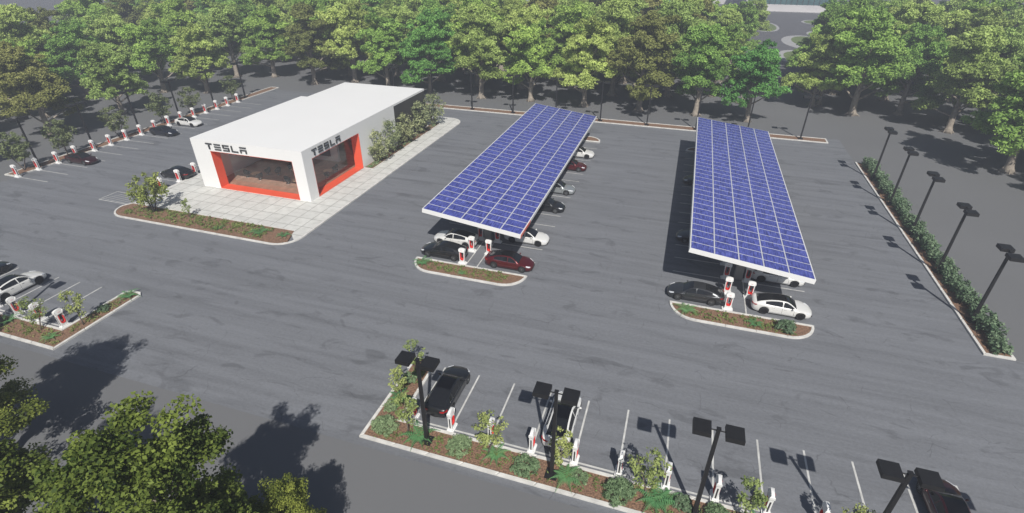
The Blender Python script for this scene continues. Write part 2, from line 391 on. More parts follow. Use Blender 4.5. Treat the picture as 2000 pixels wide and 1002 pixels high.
# plaza: raised paving with a kerb, front bed and side bed
PL=[(-63.0,42.5)]+[(-63.6,41.6)]+arc(-61.2,41.5,2.5,180,270,8)+arc(-40.0,41.6,2.6,270,360,8)+[(-37.4,85.9)]+arc(-40.3,85.9,2.9,0,90,8)+[(-59.5,88.8),(-62.9,88.8)]
k=MB(); kerb_ring(k,PL,.2,.15,1.8); tag(k.build('kerb',M['kerb']),kind='structure')
BX0,BX1,BY0,BY1,BYM,HT=-58.8,-42.1,49.45,82.5,71.8,6.65
def plaza_piece(poly):
    m=MB(); m.prism(poly,0,.14); return m
m=MB()
m.prism([(-62.8,42.45),(-37.6,42.45),(-37.6,61.6),(-62.8,61.6)],0,.14)
m.prism([(-62.8,61.604),(-42.1,61.604),(-42.1,85.0),(-62.8,85.0)],0,.14)
m.prism([(-40.5,61.604),(-37.6,61.604),(-37.6,85.0),(-40.5,85.0)],0,.14)
m.prism([(-62.8,85.004),(-37.6,85.004),(-37.6,86)]+arc(-40.3,86.0,2.7,0,90,8)+[(-62.8,88.6)],0,.14)
fan=[(-40,42.446),(-37.6,42.446),(-37.6,41.7)]+[(x,y) for x,y in arc(-40.0,41.6,2.4,0,-28,4)]
m.prism(fan,0,.14)
tag(m.build('plaza_pavement',M['tiles']),kind='structure')
fb=[(-62.9,42.25)]+[(-63.3,41.5)]+arc(-61.2,41.4,2.2,180,270,6)+[(-41.0,39.2)]+arc(-40.2,41.5,2.3,275,322,5)+[(-39.2,42.25)]
m=MB(); m.prism(fb,0,.148); tag(m.build('planting_bed',M['mulch']),kind='structure')
k=MB(); k.box(-62.8,-39.2,42.25,42.44,0,.17); k.box(-40.7,-40.52,61.8,84.8,0,.18); k.box(-42.05,-40.52,61.62,61.78,0,.18); k.box(-42.05,-40.52,84.82,84.98,0,.18)
tag(k.build('kerb',M['kerb']),kind='structure')
m=MB(); m.box(-42.08,-40.72,61.8,84.8,0,.15); tag(m.build('planting_bed',M['mulch']),kind='structure')

# ------------------------------------------------------------------ showroom
sh=empty('showroom_building',((BX0+BX1)/2,(BY0+BYM)/2,.14)); tag(sh,'white flat-roofed showroom with red framed corner windows on the pale paving','building')
ox,oy,oz=sh.location
def rel(mb): mb.v=[(x-ox,y-oy,z-oz) for x,y,z in mb.v]; return mb
T=.35; z0=.14; ZT=HT
FX0,FX1,FZ0,FZ1=-56.05,-43.75,.14,5.25
SY0,SY1=51.1,61.6
w=MB()
# front wall around its opening
w.box(BX0,FX0,BY0,BY0+T,z0,ZT-.3); w.box(FX1,BX1,BY0,BY0+T,z0,ZT-.3); w.box(FX0,FX1,BY0,BY0+T,FZ1,ZT-.3)
# right wall
w.box(BX1-T,BX1,BY0+T,SY0,z0,ZT-.3); w.box(BX1-T,BX1,SY1,BYM,z0,ZT-.3); w.box(BX1-T,BX1,SY0,SY1,FZ1,ZT-.3)
w.box(BX0,BX0+T,BY0+T,BYM,z0,ZT-.3); w.box(BX0+T,BX1-T,BYM-T,BYM,z0,ZT-.3)
rel(w).build('wall',M['white'],sh)
w=MB(); w.box(BX0+1.2,BX1-.05,BYM+.002,BY1,z0,ZT-.3); rel(w).build('rear_wall',M['dark_clad'],sh)['label']='dark clad rear wing of the showroom'
w=MB(); w.box(BX0,BX1,BY0,BYM,ZT-.3,ZT); w.box(BX0+1.2,BX1,BYM,BY1,ZT-.3,ZT); rel(w).build('roof',M['white'],sh)
# red reveals, 1.3 m deep, flaring inwards as in the photo
D=1.33
def frame_front():
    m=MB(); e=.04; y0=BY0-.003; y1=BY0+D
    m.box(FX0,FX0+e,y0,y1,z0,FZ1); m.box(FX1-e,FX1,y0,y1,z0,FZ1); m.box(FX0+e,FX1-e,y0,y1,z0,z0+.1); m.box(FX0+e,FX1-e,y0,y1,FZ1-e,FZ1)
    return rel(m).build('window_frame',M['red'],sh)
def frame_side():
    m=MB(); e=.04; x1=BX1+.003; x0=BX1-D
    m.box(x0,x1,SY0,SY0+e,z0,FZ1); m.box(x0,x1,SY1-e,SY1,z0,FZ1); m.box(x0,x1,SY0+e,SY1-e,z0,z0+.1); m.box(x0,x1,SY0+e,SY1-e,FZ1-e,FZ1)
    return rel(m).build('window_frame',M['red'],sh)
f1=frame_front(); f2=frame_side()
m=MB(); m.box(FX0+.04,FX1-.04,BY0+D-.04,BY0+D-.02,z0+.1,FZ1-.04); rel(m).build('glass',M['showglass'],f1)
m=MB(); m.box(BX1-D+.02,BX1-D+.04,SY0+.04,SY1-.04,z0+.1,FZ1-.04); rel(m).build('glass',M['showglass'],f2)
# interior
m=MB(); m.box(BX0+T,BX1-T,BY0+T,BYM-T,z0+.005,z0+.05); rel(m).build('wood_floor',M['wood'],sh)
m=MB(); m.box(BX0+T,BX0+T+.1,BY0+T+1,BYM-T-.1,z0+.05,5.6); m.box(BX0+T+.1,BX1-T-.1,BYM-T-.12,BYM-T-.02,z0+.05,5.6); m.box(BX0+T,BX1-T,BY0+T,BYM-T,5.62,5.7)
rel(m).build('interior_lining',M['inwall'],sh)
# free-standing display wall with a picture
dw=empty('display_wall',(-50.2,62.5,z0+.05)); tag(dw,'white free-standing display wall with a dark picture inside the showroom','display wall')
m=MB(); m.box(-3.4,3.4,0,.5,0,3.1); m.build('wall_panel',M['white'],dw)
m=MB(); m.box(-2.6,2.2,-.03,-.002,.7,2.5); m.build('picture',mat('display_picture',(.10,.035,.03),.4,0,.8,.6),dw)
# lettering: strokes of each letter as bars in a 1 x 1 cell
def lettering(place):
    m=MB()
    def bar(u0,u1,v0,v1):
        place(m,u0,u1,v0,v1)
    W=1.0;G=.33; x=0
    # T
    bar(x,x+W,.80,1); bar(x+W*.38,x+W*.62,0,.70); x+=W+G
    # E three bars
    for v in (0,.4,.8): bar(x,x+W,v,v+.19)
    x+=W+G
    # S
    bar(x,x+W,.81,1); bar(x,x+.2,.5,.805); bar(x,x+W,.40,.5+.09); bar(x+W-.2,x+W,.19,.395); bar(x,x+W,0,.185); x+=W+G
    # L
    bar(x,x+.2,0,1); bar(x+.205,x+W,0,.19); x+=W+G
    # A, open-topped arch under a bar
    bar(x,x+W,.81,1); bar(x,x+.2,0,.59); bar(x+W-.2,x+W,0,.59); bar(x+.205,x+W-.205,.40,.59)
    return m
TW=5*1+4*.33
def pf(m,u0,u1,v0,v1):
    s=6.25/TW; m.box(-56.45+u0*s,-56.45+u1*s,BY0-.09,BY0-.005,5.5+v0*.80,5.5+v1*.80)
def ps(m,u0,u1,v0,v1):
    s=6.0/TW; m.box(BX1+.005,BX1+.09,51.25+u0*s,51.25+u1*s,5.5+v0*.80,5.5+v1*.80)
rel(lettering(pf)).build('lettering',M['letter'],sh); rel(lettering(ps)).build('lettering',M['letter'],sh)
m=MB(); m.box(-43.9,-42.9,60.2,61.0,ZT-.05,ZT-.0) 
# armchairs and tables
def make_chair():
    r=empty('armchair'); m=MB(); n=14
    prof=[(.12,.32),(.34,.36),(.42,.5),(.45,.68)]
    rings=[]
    for ri,(rr,zz) in enumerate(prof):
        rings.append([(rr*math.cos(2*math.pi*k/n),rr*math.sin(2*math.pi*k/n),zz+(max(0,-math.cos(2*math.pi*k/n))*.35*(ri-1)/2 if ri>1 else 0)) for k in range(n)])
    vs=[p for g in rings for p in g]; fs=[(i*n+k,i*n+(k+1)%n,(i+1)*n+(k+1)%n,(i+1)*n+k) for i in range(3) for k in range(n)]+[tuple(range(n))[::-1]]
    m.add(vs,fs); inner=[(x*.86,y*.86,z+.03) for x,y,z in vs]; m.add(inner,[f[::-1] for f in fs])
    o=len(vs)
    m.f+= [(3*n+k,3*n+(k+1)%n,o+3*n+(k+1)%n,o+3*n+k) for k in range(n)]; m.m+=[0]*n
    m.build('seat_shell',M['chair'],r,True)
    m=MB(); m.tube([(0,0,.02),(0,0,.34)],.035,8); m.tube([(0,0,0),(0,0,.03)],.28,14); m.build('pedestal',M['chrome'],r,True)
    m=MB(); m.tube([(0,0,.42),(0,0,.5)],.34,14); m.build('cushion',M['trim'],r,True)
    return r
def make_table():
    r=empty('coffee_table'); m=MB(); m.tube([(0,0,.56),(0,0,.6)],.62,20); m.build('table_top',M['tan'],r)
    m=MB(); m.tube([(0,0,.02),(0,0,.56)],.04,8); m.tube([(0,0,0),(0,0,.02)],.25,14); m.build('pedestal',M['chrome'],r); return r
ch0=make_chair(); tb0=make_table(); reg(ch0)
FZ=z0+.05
tabs=[(-54.2,53.9,'left'),(-47.3,53.7,'middle'),(-45.35,57.8,'side window'),(-50.0,56.9,'rear')]
tl=['round oak coffee table nearest the left red reveal of the front window','round oak coffee table near the right end of the front window','round oak coffee table seen through the right-hand side window','round oak coffee table in the back row behind the front window']
for i,(x,y,_) in enumerate(tabs):
    o=tb0 if i==0 else copy_tree(tb0); o.location=(x,y,FZ); tag(o,tl[i],'table','coffee tables in the showroom')
cl=['armchair left of the oak table nearest the left reveal','armchair right of the oak table nearest the left reveal','armchair behind the oak table nearest the left reveal',
    'armchair left of the oak table at the right end of the front window','armchair right of the oak table at the right end of the front window',
    'armchair in front of the oak table seen through the side window','armchair behind the oak table seen through the side window',
    'armchair left of the back-row oak table','armchair right of the back-row oak table','lone armchair between the back-row and left oak tables']
cs=[(-55.35,53.6,0),(-53.15,53.4,3.0),(-53.3,55.2,4.0),(-48.6,53.4,0),(-46.35,53.2,2.9),(-44.75,56.7,2.2),(-44.9,58.9,4.2),(-51.1,57.4,5.7),(-48.95,56.6,2.8),(-51.9,55.6,4.6)]
for i,(x,y,a) in enumerate(cs):
    o=ch0 if i==0 else copy_tree(ch0); o.location=(x,y,FZ); o.rotation_euler=(0,0,a); tag(o,'black moulded '+cl[i],'armchair','black armchairs in the showroom')

# ------------------------------------------------------------------ solar canopies
def canopy(c,label,redend):
    YA,YB=42.6,84.9; zl,zr=5.15,3.87; hw=5.17
    root=empty('solar_canopy',(c,YA,0)); tag(root,label,'solar canopy','solar canopies over the charging bays')
    sl=math.atan2(zl-zr,2*hw); Mx=Matrix.Translation((0,0,(zl+zr)/2))@Matrix.Rotation(sl,4,'Y')
    Ln=YB-YA; W=hw/math.cos(sl)
    deck=MB(); deck.box(-W+.1,W-.1,.1,Ln-.1,-.12,-.045)
    deck.v=[tuple(Mx@Vector(p)) for p in deck.v]; deck.build('deck',M['canopy_white'],root)
    f=MB(); f.box(-W,W,0,.1,-.42,.0); f.box(-W,W,Ln-.1,Ln,-.42,.0); f.box(-W,-W+.1,.1,Ln-.1,-.42,0); f.box(W-.1,W,.1,Ln-.1,-.42,0)
    f.v=[tuple(Mx@Vector(p)) for p in f.v]; f.build('fascia',M['canopy_white'],root)
    if redend:
        f=MB(); f.box(W+.002,W+.03,.02,3.4,-.40,-.02); f.v=[tuple(Mx@Vector(p)) for p in f.v]; f.build('red_end_strip',M['red'],root)
    f=MB()
    for k in range(9): f.box(-W+.3,W-.3,1+k*(Ln-2)/8-.06,1+k*(Ln-2)/8+.06,-.34,-.121)
    f.v=[tuple(Mx@Vector(p)) for p in f.v]; f.build('cross_beams',M['post'],root)
    for k in range(4):
        y=4.9+k*10.6; f=MB(); f.box(-.37,.37,y-.3,y+.3,0,4.05); f.build('post',M['post'],root)
    # panels 34 rows x 5 columns
    nr,nc=34,5; pw=(2*W-.1)/nc; pl=(Ln-.1)/nr; first=None; rest=MB()
    def pshape(mb,x,y):
        g=.055
        mb.box(x+g,x+pw-g,y+.06,y+pl-.06,-.03,.018,0)
    one=MB(); pshape(one,-pw/2,-pl/2)
    def pcell(i,j): return (-W+.05+pw*(i+.5), .05+pl*(j+.5))
    fr=MB()   # white grid between panels
    fr.box(-W+.05,W-.05,.05,Ln-.05,-.04,.004); fr.v=[tuple(Mx@Vector(p)) for p in fr.v]; fr.build('panel_grid_frame',M['panel_frame'],root)
    me=None; n=0
    for j in range(nr):
        for i in range(nc):
            x,y=pcell(i,j)
            if n<100:
                if me is None: o=one.build('solar_panel',M['cells'],root); me=o.data
                else: o=bpy.data.objects.new('solar_panel',me); COL.objects.link(o); o.parent=root
                o.matrix_local=Mx@Matrix.Translation((x,y,0)); n+=1
            else: 
                s=MB(); pshape(s,x-pw/2,y-pl/2); rest.add([Mx@Vector(p) for p in s.v],s.f)
    ro=rest.build('solar_panels',M['cells'],root); ro['kind']='stuff'
canopy(A1-.28,'long blue solar panel canopy nearer the showroom, red strip on its front corner',True)
canopy(A2+.12,'long blue solar panel canopy nearer the hedge, dark shadow on its left side',False)

# ------------------------------------------------------------------ charging posts
def make_charger():
    r=empty('charging_post')
    m=MB(); m.prism([(-.40,-.25),(.40,-.25),(.46,-.17),(.46,.17),(.40,.25),(-.40,.25),(-.46,.17),(-.46,-.17)],0,.12); m.prism([(-.32,-.17),(.32,-.17),(.32,.17),(-.32,.17)],.12,.22); m.build('plinth',M['chw'],r)
    # body ring
    n=28; out=[];inn=[]
    def outer(t):
        pts=[(-.26,.2),(.26,.2),(.27,.9),(.285,1.36),(.33,1.46),(.335,1.64),(.30,1.73),(.17,1.78),(0,1.80),(-.17,1.78),(-.30,1.73),(-.335,1.64),(-.33,1.46),(-.285,1.36),(-.27,.9)]
        return pts
    po=outer(0)
    pi=[(-.12,.46),(.12,.46),(.20,.62),(.20,1.2),(.20,1.36),(.2,1.38),(.19,1.39),(.12,1.4),(0,1.4),(-.12,1.4),(-.19,1.39),(-.2,1.38),(-.20,1.36),(-.20,1.2),(-.20,.62)]
    N_=len(po); th=[.125]*N_
    for i,(x,z) in enumerate(po):
        if z>1.38: th[i]=.155
        if z>1.7: th[i]=.09
    vs=[]
    for i in range(N_):
        t=th[i]; vs+=[(po[i][0],-t,po[i][1]),(po[i][0],t,po[i][1]),(pi[i][0],-.13 if po[i][1]<1.38 else -.175,pi[i][1]),(pi[i][0],.13 if po[i][1]<1.38 else .175,pi[i][1])]
    fs=[]
    for i in range(N_):
        a=4*i;b=4*((i+1)%N_)
        fs+=[(a,b,b+1,a+1),(a+2,a+3,b+3,b+2),(a,a+2,b+2,b),(a+1,b+1,b+3,a+3)]
    m=MB(); m.add(vs,fs); m.build('body',M['chw'],r)
    # red liner
    m=MB()
    U=[(-.197,1.38),(-.197,.63),(-.12,.465),(0,.463),(.12,.465),(.195,.63),(.197,1.1)]; I=[(-.140,1.38),(-.140,.68),(-.09,.56),(0,.545),(.09,.56),(.150,.68),(.165,1.1)]
    vs=[];
    for (a,b),(c_,d_) in zip(U,I): vs+=[(a,-.15,b),(c_,-.15,d_),(a,.15,b),(c_,.15,d_)]
    fs=[]
    for i in range(len(U)-1):
        a=4*i;b=a+4; fs+=[(a,a+1,b+1,b),(a+2,b+2,b+3,a+3),(a+1,a+3,b+3,b+1),(a,b,b+2,a+2)]
    fs+=[(0,2,3,1),(len(vs)-4,len(vs)-3,len(vs)-1,len(vs)-2)]
    m.add(vs,fs); m.build('red_liner',M['chr'],r)
    m=MB(); m.box(-.02,.11,-.02,.02,.80,1.39); m.build('cable_holster',M['chb'],r)
    m=MB()
    for s in (-1,1):
        m.add([(s*.266,-.045,.30),(s*.266,.045,.30),(s*.285,.045,1.2),(s*.285,-.045,1.2)],[(0,1,2,3)] if s>0 else [(3,2,1,0)])
    m.build('dark_side_slot',M['chb'],r)
    m=MB()
    for x in (-.06,0,.06): m.box(x-.012,x+.012,-.178,-.172,1.56,1.60)
    m.build('status_lights',M['chr'],r)
    return r
cp=make_charger(); reg(cp); usedc=[False]
def put_charger(x,y,rz,label,group):
    o=cp if not usedc[0] else copy_tree(cp); usedc[0]=True
    o.location=(x,y,.004); o.rotation_euler=(0,0,rz); tag(o,label,'charging post',group)
for k in range(14):
    put_charger(-14.0+P*k,21.98,math.pi/2,'white and red charging post, %s from the left in the front row'%ORD[k],'charging posts in the front row')
for k,t in enumerate(['nearest the corner of the left bed','second from the corner of the left bed','third from the corner of the left bed by the car','at the far left behind the dark car']):
    put_charger(-46.75-P*k-(.0),22.0,math.pi/2,'white and red charging post '+t,'charging posts at the left bed')
for k in range(16):
    o=put_charger(-86.0,44.12+P*k,0,'charging post, %s from the near end of the long left row'%ORD[k],'charging posts along the long left kerb')
for k,t in enumerate(['behind the wide bushy tree at the plaza','middle one of three beside the plaza paving','one of three by the plaza, nearest the showroom wall']):
    put_charger(-63.25,46.85+P*k,0,'white and red charging post '+t,'charging posts beside the plaza')
for c,nm in ((A1,'canopy nearer the showroom'),(A2,'canopy nearer the hedge')):
    for k in range(5):
        put_charger(c-1.0,41.75+P*k*.96+(.0 if k else .05),0,'charging post left of centre under the %s, %s from the island'%(nm,ORD[k]),'charging posts under the canopies')
        if k: put_charger(c+.93,41.55+P*k,0,'charging post right of centre under the %s, %s from the island'%(nm,ORD[k-1]),'charging posts under the canopies')

# ------------------------------------------------------------------ lamp posts
def make_lamp():
    r=empty('street_lamp')
    m=MB(); m.box(-.37,.37,-.37,.37,0,.09); 
    for sx in (-1,1):
        for sy in (-1,1): m.tube([(sx*.28,sy*.28,.09),(sx*.28,sy*.28,.15)],.035,6)
    m.build('base_plate',M['black'],r)
    m=MB(); m.add([(-.11,-.11,.09),(.11,-.11,.09),(.11,.11,.09),(-.11,.11,.09),(-.085,-.085,6.95),(.085,-.085,6.95),(.085,.085,6.95),(-.085,.085,6.95)],[(4,5,6,7),(0,1,5,4),(1,2,6,5),(2,3,7,6),(3,0,4,7)]); m.box(-.11,.11,-.11,.11,6.95,7.02); m.build('pole',M['black'],r)
    m=MB(); m.tube([(-.4,0,6.86),(.4,0,6.86)],.035,8); m.build('crossbar',M['black'],r)
    for s in (-1,1):
        m=MB(); a,b=(.34,1.24) if s>0 else (-1.24,-.34)
        m.add([(a+.02,-.44,6.68),(b-.02,-.44,6.68),(b-.02,.44,6.68),(a+.02,.44,6.68),(a,-.46,6.72),(b,-.46,6.72),(b,.46,6.72),(a,.46,6.72),(a+.01,-.45,6.98),(b-.01,-.45,6.98),(b-.01,.45,6.98),(a+.01,.45,6.98)],
              [(0,3,2,1),(8,9,10,11)]+[(i,(i+1)%4,4+(i+1)%4,4+i) for i in range(4)]+[(4+i,4+(i+1)%4,8+(i+1)%4,8+i) for i in range(4)])
        h=m.build('lamp_head',M['black'],r)
        m=MB(); m.box(a+.1,b-.1,-.34,.34,6.67,6.679); m.build('lens',M['hl'],h)
    return r
lp=make_lamp(); reg(lp); usedl=[False]
def put_lamp(x,y,rz,label,group,z=.1):
    o=lp if not usedl[0] else copy_tree(lp); usedl[0]=True
    o.location=(x,y,z); o.rotation_euler=(0,0,rz); tag(o,label,'lamp post',group)
for k in range(5): put_lamp(-12.35+8.36*k,20.5,0,'tall black twin-head lamp post, %s from the left in the front planting bed'%ORD[k],'lamp posts in the front bed')
put_lamp(-52.0,20.6,0,'black lamp post with plants at its foot in the left bed','lamp posts in the left bed')
for k in range(5): put_lamp(26.72,46.3+8.3*k,math.pi/2,'black twin-head lamp post standing in the hedge, %s from the near end'%ORD[k],'lamp posts in the hedge')
for k in range(10): put_lamp(19.75-8.35*k,95.6,0,'black twin-head lamp post on the far kerb strip, %s from the right'%ORD[k],'lamp posts on the far kerb strip')
for k in range(6): put_lamp(-87.3,47.9+8.3*k,math.pi/2,'black twin-head lamp post behind the long left charger row, %s from the near end'%ORD[k],'lamp posts behind the long left charger row')

# ------------------------------------------------------------------ cars
def make_car():
    r=empty('parked_car')
    ip=lambda x,t:float(np.interp(x,[a for a,_ in t],[b for _,b in t]))
    Wt=[(-2.45,.60),(-2.40,.72),(-2.28,.83),(-2.0,.905),(-1.4,.955),(-.5,.945),(.5,.945),(1.45,.955),(1.9,.90),(2.15,.82),(2.33,.68),(2.42,.52),(2.47,.36)]
    Zt=[(-2.45,.84),(-2.38,.93),(-2.25,1.0),(-1.9,1.03),(-1.2,1.0),(-.4,.955),(.5,.93),(1.0,.91),(1.5,.84),(1.9,.755),(2.2,.66),(2.36,.58),(2.47,.50)]
    Bt=[(-2.45,.42),(-2.38,.30),(-2.2,.23),(-1.9,.19),(1.9,.17),(2.25,.19),(2.4,.25),(2.47,.34)]
    ax=(1.50,-1.42); RA=.395; cz=.35
    def bot(x):
        z=ip(x,Bt)
        for a in ax:
            d=abs(x-a)
            if d<RA: z=max(z,cz+math.sqrt(RA*RA-d*d))
        return z
    seams=[-.98,-.02,.92]
    xs=set(np.round(np.linspace(-2.45,2.47,42),3))
    for a in ax:
        for t in np.linspace(-1,1,15): xs.add(round(a+RA*math.sin(t*math.pi/2),3))
        xs.add(round(a-RA-.004,3)); xs.add(round(a+RA+.004,3))
    for s in seams: xs|={s-.009,s+.009}
    xs=sorted(xs); xs=[x for i,x in enumerate(xs) if i==0 or x-xs[i-1]>.004]
    rows=[]
    for x in xs:
        w=ip(x,Wt); z=ip(x,Zt); b=bot(x); h=z-b
        tuck=.05 if b<.4 else 0
        rows.append([(0,b if b<.4 else .3),(w*.93-tuck,b),(w*.985,b+h*.22),(w,b+h*.55),(w*.985,b+h*.80),(w*.955,z-.035),(w*.88,z+.005),(w*.60,z+.035),(0,z+.055)])
    nr=9
    body=MB(); dark=MB(); doors={('f',1):MB(),('r',1):MB(),('f',-1):MB(),('r',-1):MB()}
    for sgn in (1,-1):
        for i in range(len(xs)-1):
            x0_,x1_=xs[i],xs[i+1]; xm=(x0_+x1_)/2
            for j in range(nr-1):
                q=[(x0_,sgn*rows[i][j][0],rows[i][j][1]),(x1_,sgn*rows[i+1][j][0],rows[i+1][j][1]),(x1_,sgn*rows[i+1][j+1][0],rows[i+1][j+1][1]),(x0_,sgn*rows[i][j+1][0],rows[i][j+1][1])]
                f=[(0,1,2,3)] if sgn<0 else [(3,2,1,0)]
                tgt=body
                if j==0: tgt=dark
                elif 2<=j<=4 and seams[0]<xm<seams[2]:
                    if any(abs(xm-s)<.0095 for s in seams): tgt=dark
                    else: tgt=doors[('f' if xm>seams[1] else 'r',sgn)]
                elif j==1 and seams[0]-.05<xm<seams[2]+.05: tgt=dark if False else body
                tgt.add(q,f)
    for e in (0,-1):
        pts=[(xs[e],a,b) for a,b in rows[e][1:]]+[(xs[e],-a,b) for a,b in rows[e][1:-1]][::-1]
        body.add(pts,[tuple(range(len(pts)))[::(1 if e==-1 else -1)]])
    dark.box(-2.2,2.2,-.80,.80,.2,.62) if False else None
    # wheel wells
    for a in ax:
        for s in (-1,1):
            n=12; ring=[(a+RA*math.cos(math.pi*k/n),cz+RA*math.sin(math.pi*k/n)) for k in range(n+1)]
            vs=[(x,s*.93,z) for x,z in ring]+[(x,s*.6,z) for x,z in ring]
            dark.add(vs,[(k,k+1,n+2+k,n+1+k) for k in range(n)]+[tuple(range(n+1,2*n+2))])
    def weld(o):
        import bmesh
        bm=bmesh.new(); bm.from_mesh(o.data); bmesh.ops.remove_doubles(bm,verts=bm.verts,dist=.0015); bmesh.ops.recalc_face_normals(bm,faces=bm.faces); bm.to_mesh(o.data); bm.free()
        o.data.polygons.foreach_set('use_smooth',[True]*len(o.data.polygons)); return o
    bo=weld(body.build('body',PAINT['white'],r)); dk=dark.build('underbody',M['trim'],r)
    for (k,s),d in doors.items():
        do=weld(d.build('door',PAINT['white'],r))
        hx=.12 if k=='f' else -.82; hm=MB(); hm.box(hx,hx+.2,s*.938-.012,s*.938+.016,.80,.825) ; hm.build('handle',M['chrome'],do)
    # greenhouse
    Zr=[(-2.1,1.035),(-1.8,1.15),(-1.4,1.27),(-.95,1.375),(-.45,1.435),(.0,1.445),(.3,1.41),(.6,1.29),(.85,1.12),(1.12,.93)]
    Yr=[(-2.1,.70),(-1.8,.66),(-1.0,.60),(-.3,.585),(.3,.60),(.8,.70),(1.12,.76)]
    gx=[-2.1,-1.95,-1.8,-1.6,-1.4,-1.2,-1.0,-.8,-.6,-.45,-.3,-.15,-.04,.04,.15,.3,.4,.5,.6,.7,.8,.9,1.0,1.12]
    gr=[]
    for x in gx:
        zb=ip(x,Zt)+.0; wb=ip(x,Wt)*.885; zr=max(ip(x,Zr),zb+.012); yr=min(ip(x,Yr),wb-.02)
        h=zr-zb; t=min(.06,h*.35)
        gr.append([(wb,zb-.01),(wb-.008,zb+.02 if h>.1 else zb),(yr+.045*min(1,h/.3)+ (wb-yr)*.05,zr-t),(yr,zr-.012),(yr*.92,zr+.002),(0,zr+.035)])
    parts={k:MB() for k in ('frame','glassL','glassR','ws','roof','rw')}
    for sgn in (1,-1):
        for i in range(len(gx)-1):
            xm=(gx[i]+gx[i+1])/2
            for j in range(5):
                q=[(gx[i],sgn*gr[i][j][0],gr[i][j][1]),(gx[i+1],sgn*gr[i+1][j][0],gr[i+1][j][1]),(gx[i+1],sgn*gr[i+1][j+1][0],gr[i+1][j+1][1]),(gx[i],sgn*gr[i][j+1][0],gr[i][j+1][1])]
                f=[(0,1,2,3)] if sgn<0 else [(3,2,1,0)]
                if j==1 and -1.5<xm<.9 and not -.04<xm<.04: t='glassL' if sgn>0 else 'glassR'
                elif j==4: t='ws' if xm>.3 else ('rw' if xm<-.8 else 'roof')
                else: t='frame'
                parts[t].add(q,f)
    weld(parts['frame'].build('roof_frame',PAINT['white'],r))
    weld(parts['glassL'].build('side_window',M['cglass'],r)); weld(parts['glassR'].build('side_window',M['cglass'],r))
    weld(parts['ws'].build('windshield',M['cglass'],r)); weld(parts['roof'].build('roof_panel',M['croof'],r)); weld(parts['rw'].build('rear_window',M['cglass'],r))
    # wheels
    for a in ax:
        for s in (-1,1):
            w_=empty('wheel',(a,s*.83,cz)); w_.parent=r
            n=24; prof=[(.21,-.09),(.31,-.11),(.345,-.08),(.35,0),(.345,.08),(.31,.11),(.24,.115),(.235,.06)]
            vs=[(rr*math.cos(2*math.pi*k/n),t,rr*math.sin(2*math.pi*k/n)) for rr,t in prof for k in range(n)]
            fs=[(i*n+k,i*n+(k+1)%n,(i+1)*n+(k+1)%n,(i+1)*n+k) for i in range(len(prof)-1) for k in range(n)]
            vs=[(x,y*s,z) for x,y,z in vs]
            m=MB(); m.add(vs,fs); m.build('tyre',M['tyre'],w_,True)
            m=MB()
            for k in range(10):
                t0=2*math.pi*k/10; c0,s0=math.cos(t0),math.sin(t0); p0=(-s0,c0)
                m.add([(c0*.04+p0[0]*.02,s*.085,s0*.04+p0[1]*.02),(c0*.235+p0[0]*.014,s*.095,s0*.235+p0[1]*.014),(c0*.235-p0[0]*.014,s*.095,s0*.235-p0[1]*.014),(c0*.04-p0[0]*.02,s*.085,s0*.04-p0[1]*.02)],[(0,1,2,3)])
            m.tube([(0,s*.03,0),(0,s*.10,0)],.05,10)
            rg=[(rr*math.cos(2*math.pi*k/n),s*.1,rr*math.sin(2*math.pi*k/n)) for rr in (.215,.242) for k in range(n)]
            m.add(rg,[(k,(k+1)%n,n+(k+1)%n,n+k) for k in range(n)])
            m.build('rim',M['rim'],w_)
            m=MB(); m.tube([(0,s*.02,0),(0,s*.03,0)],.23,20); m.build('brake_disc',M['trim'],w_)
    # lights, mirrors, trims
    for s in (-1,1):
        m=MB(); pts=[(2.30,.64,.565),(2.14,.80,.61),(1.92,.875,.70),(1.90,.80,.775),(2.12,.68,.70),(2.28,.56,.645)]
        vs=[(x+.012,s*(y+.012),z+.012) for x,y,z in pts]; vs2=[(x-.05,s*(y-.05),z-.03) for x,y,z in pts]; n=len(vs)
        m.add(vs+vs2,[tuple(range(n))]+[(i,(i+1)%n,n+(i+1)%n,n+i) for i in range(n)]); m.build('headlight',M['hl'],r)
        m=MB(); pts=[(-2.44,.42,.80),(-2.42,.66,.80),(-2.22,.855,.82),(-2.08,.90,.86),(-2.16,.88,.925),(-2.38,.74,.905),(-2.45,.44,.89)]
        vs=[(x-.02,s*(y+.012),z) for x,y,z in pts]; vs2=[(x+.06,s*(y-.05),z) for x,y,z in pts]; n=len(vs)
        m.add(vs+vs2,[tuple(range(n))]+[(i,(i+1)%n,n+(i+1)%n,n+i) for i in range(n)]); m.build('tail_light',M['tl'],r)
        m=MB(); m.tube([(.78,s*.86,.93),(.76,s*.98,.99)],.025,6); 
        m.tube([(.80,s*.93,1.02),(.79,s*1.02,1.03),(.78,s*1.11,1.02)],[.055,.085,.04],8); m.build('side_mirror',PAINT['white'],r,True)
    m=MB(); m.box(2.40,2.475,-.5,.5,.27,.40); m.build('front_grille',M['trim'],r)
    m=MB(); m.box(-2.475,-2.43,-.30,.30,.62,.76); m.build('number_plate',M['trim'],r)
    m=MB(); m.tube([(2.0,0,.80),(2.0,0,.80)],.01,4)
    m=MB(); m.tube([(x,sg*(ip(x,Wt)*.885+.006),ip(x,Zt)+.004) for sg in (1,) for x in np.linspace(-1.5,.95,9)],.014,5); m.tube([(x,-(ip(x,Wt)*.885+.006),ip(x,Zt)+.004) for x in np.linspace(-1.5,.95,9)],.014,5); m.build('window_trim',M['chrome'],r)
    return r
car0=make_car(); reg(car0)
protos={}
BODYP=('body','door','roof_frame','side_mirror')
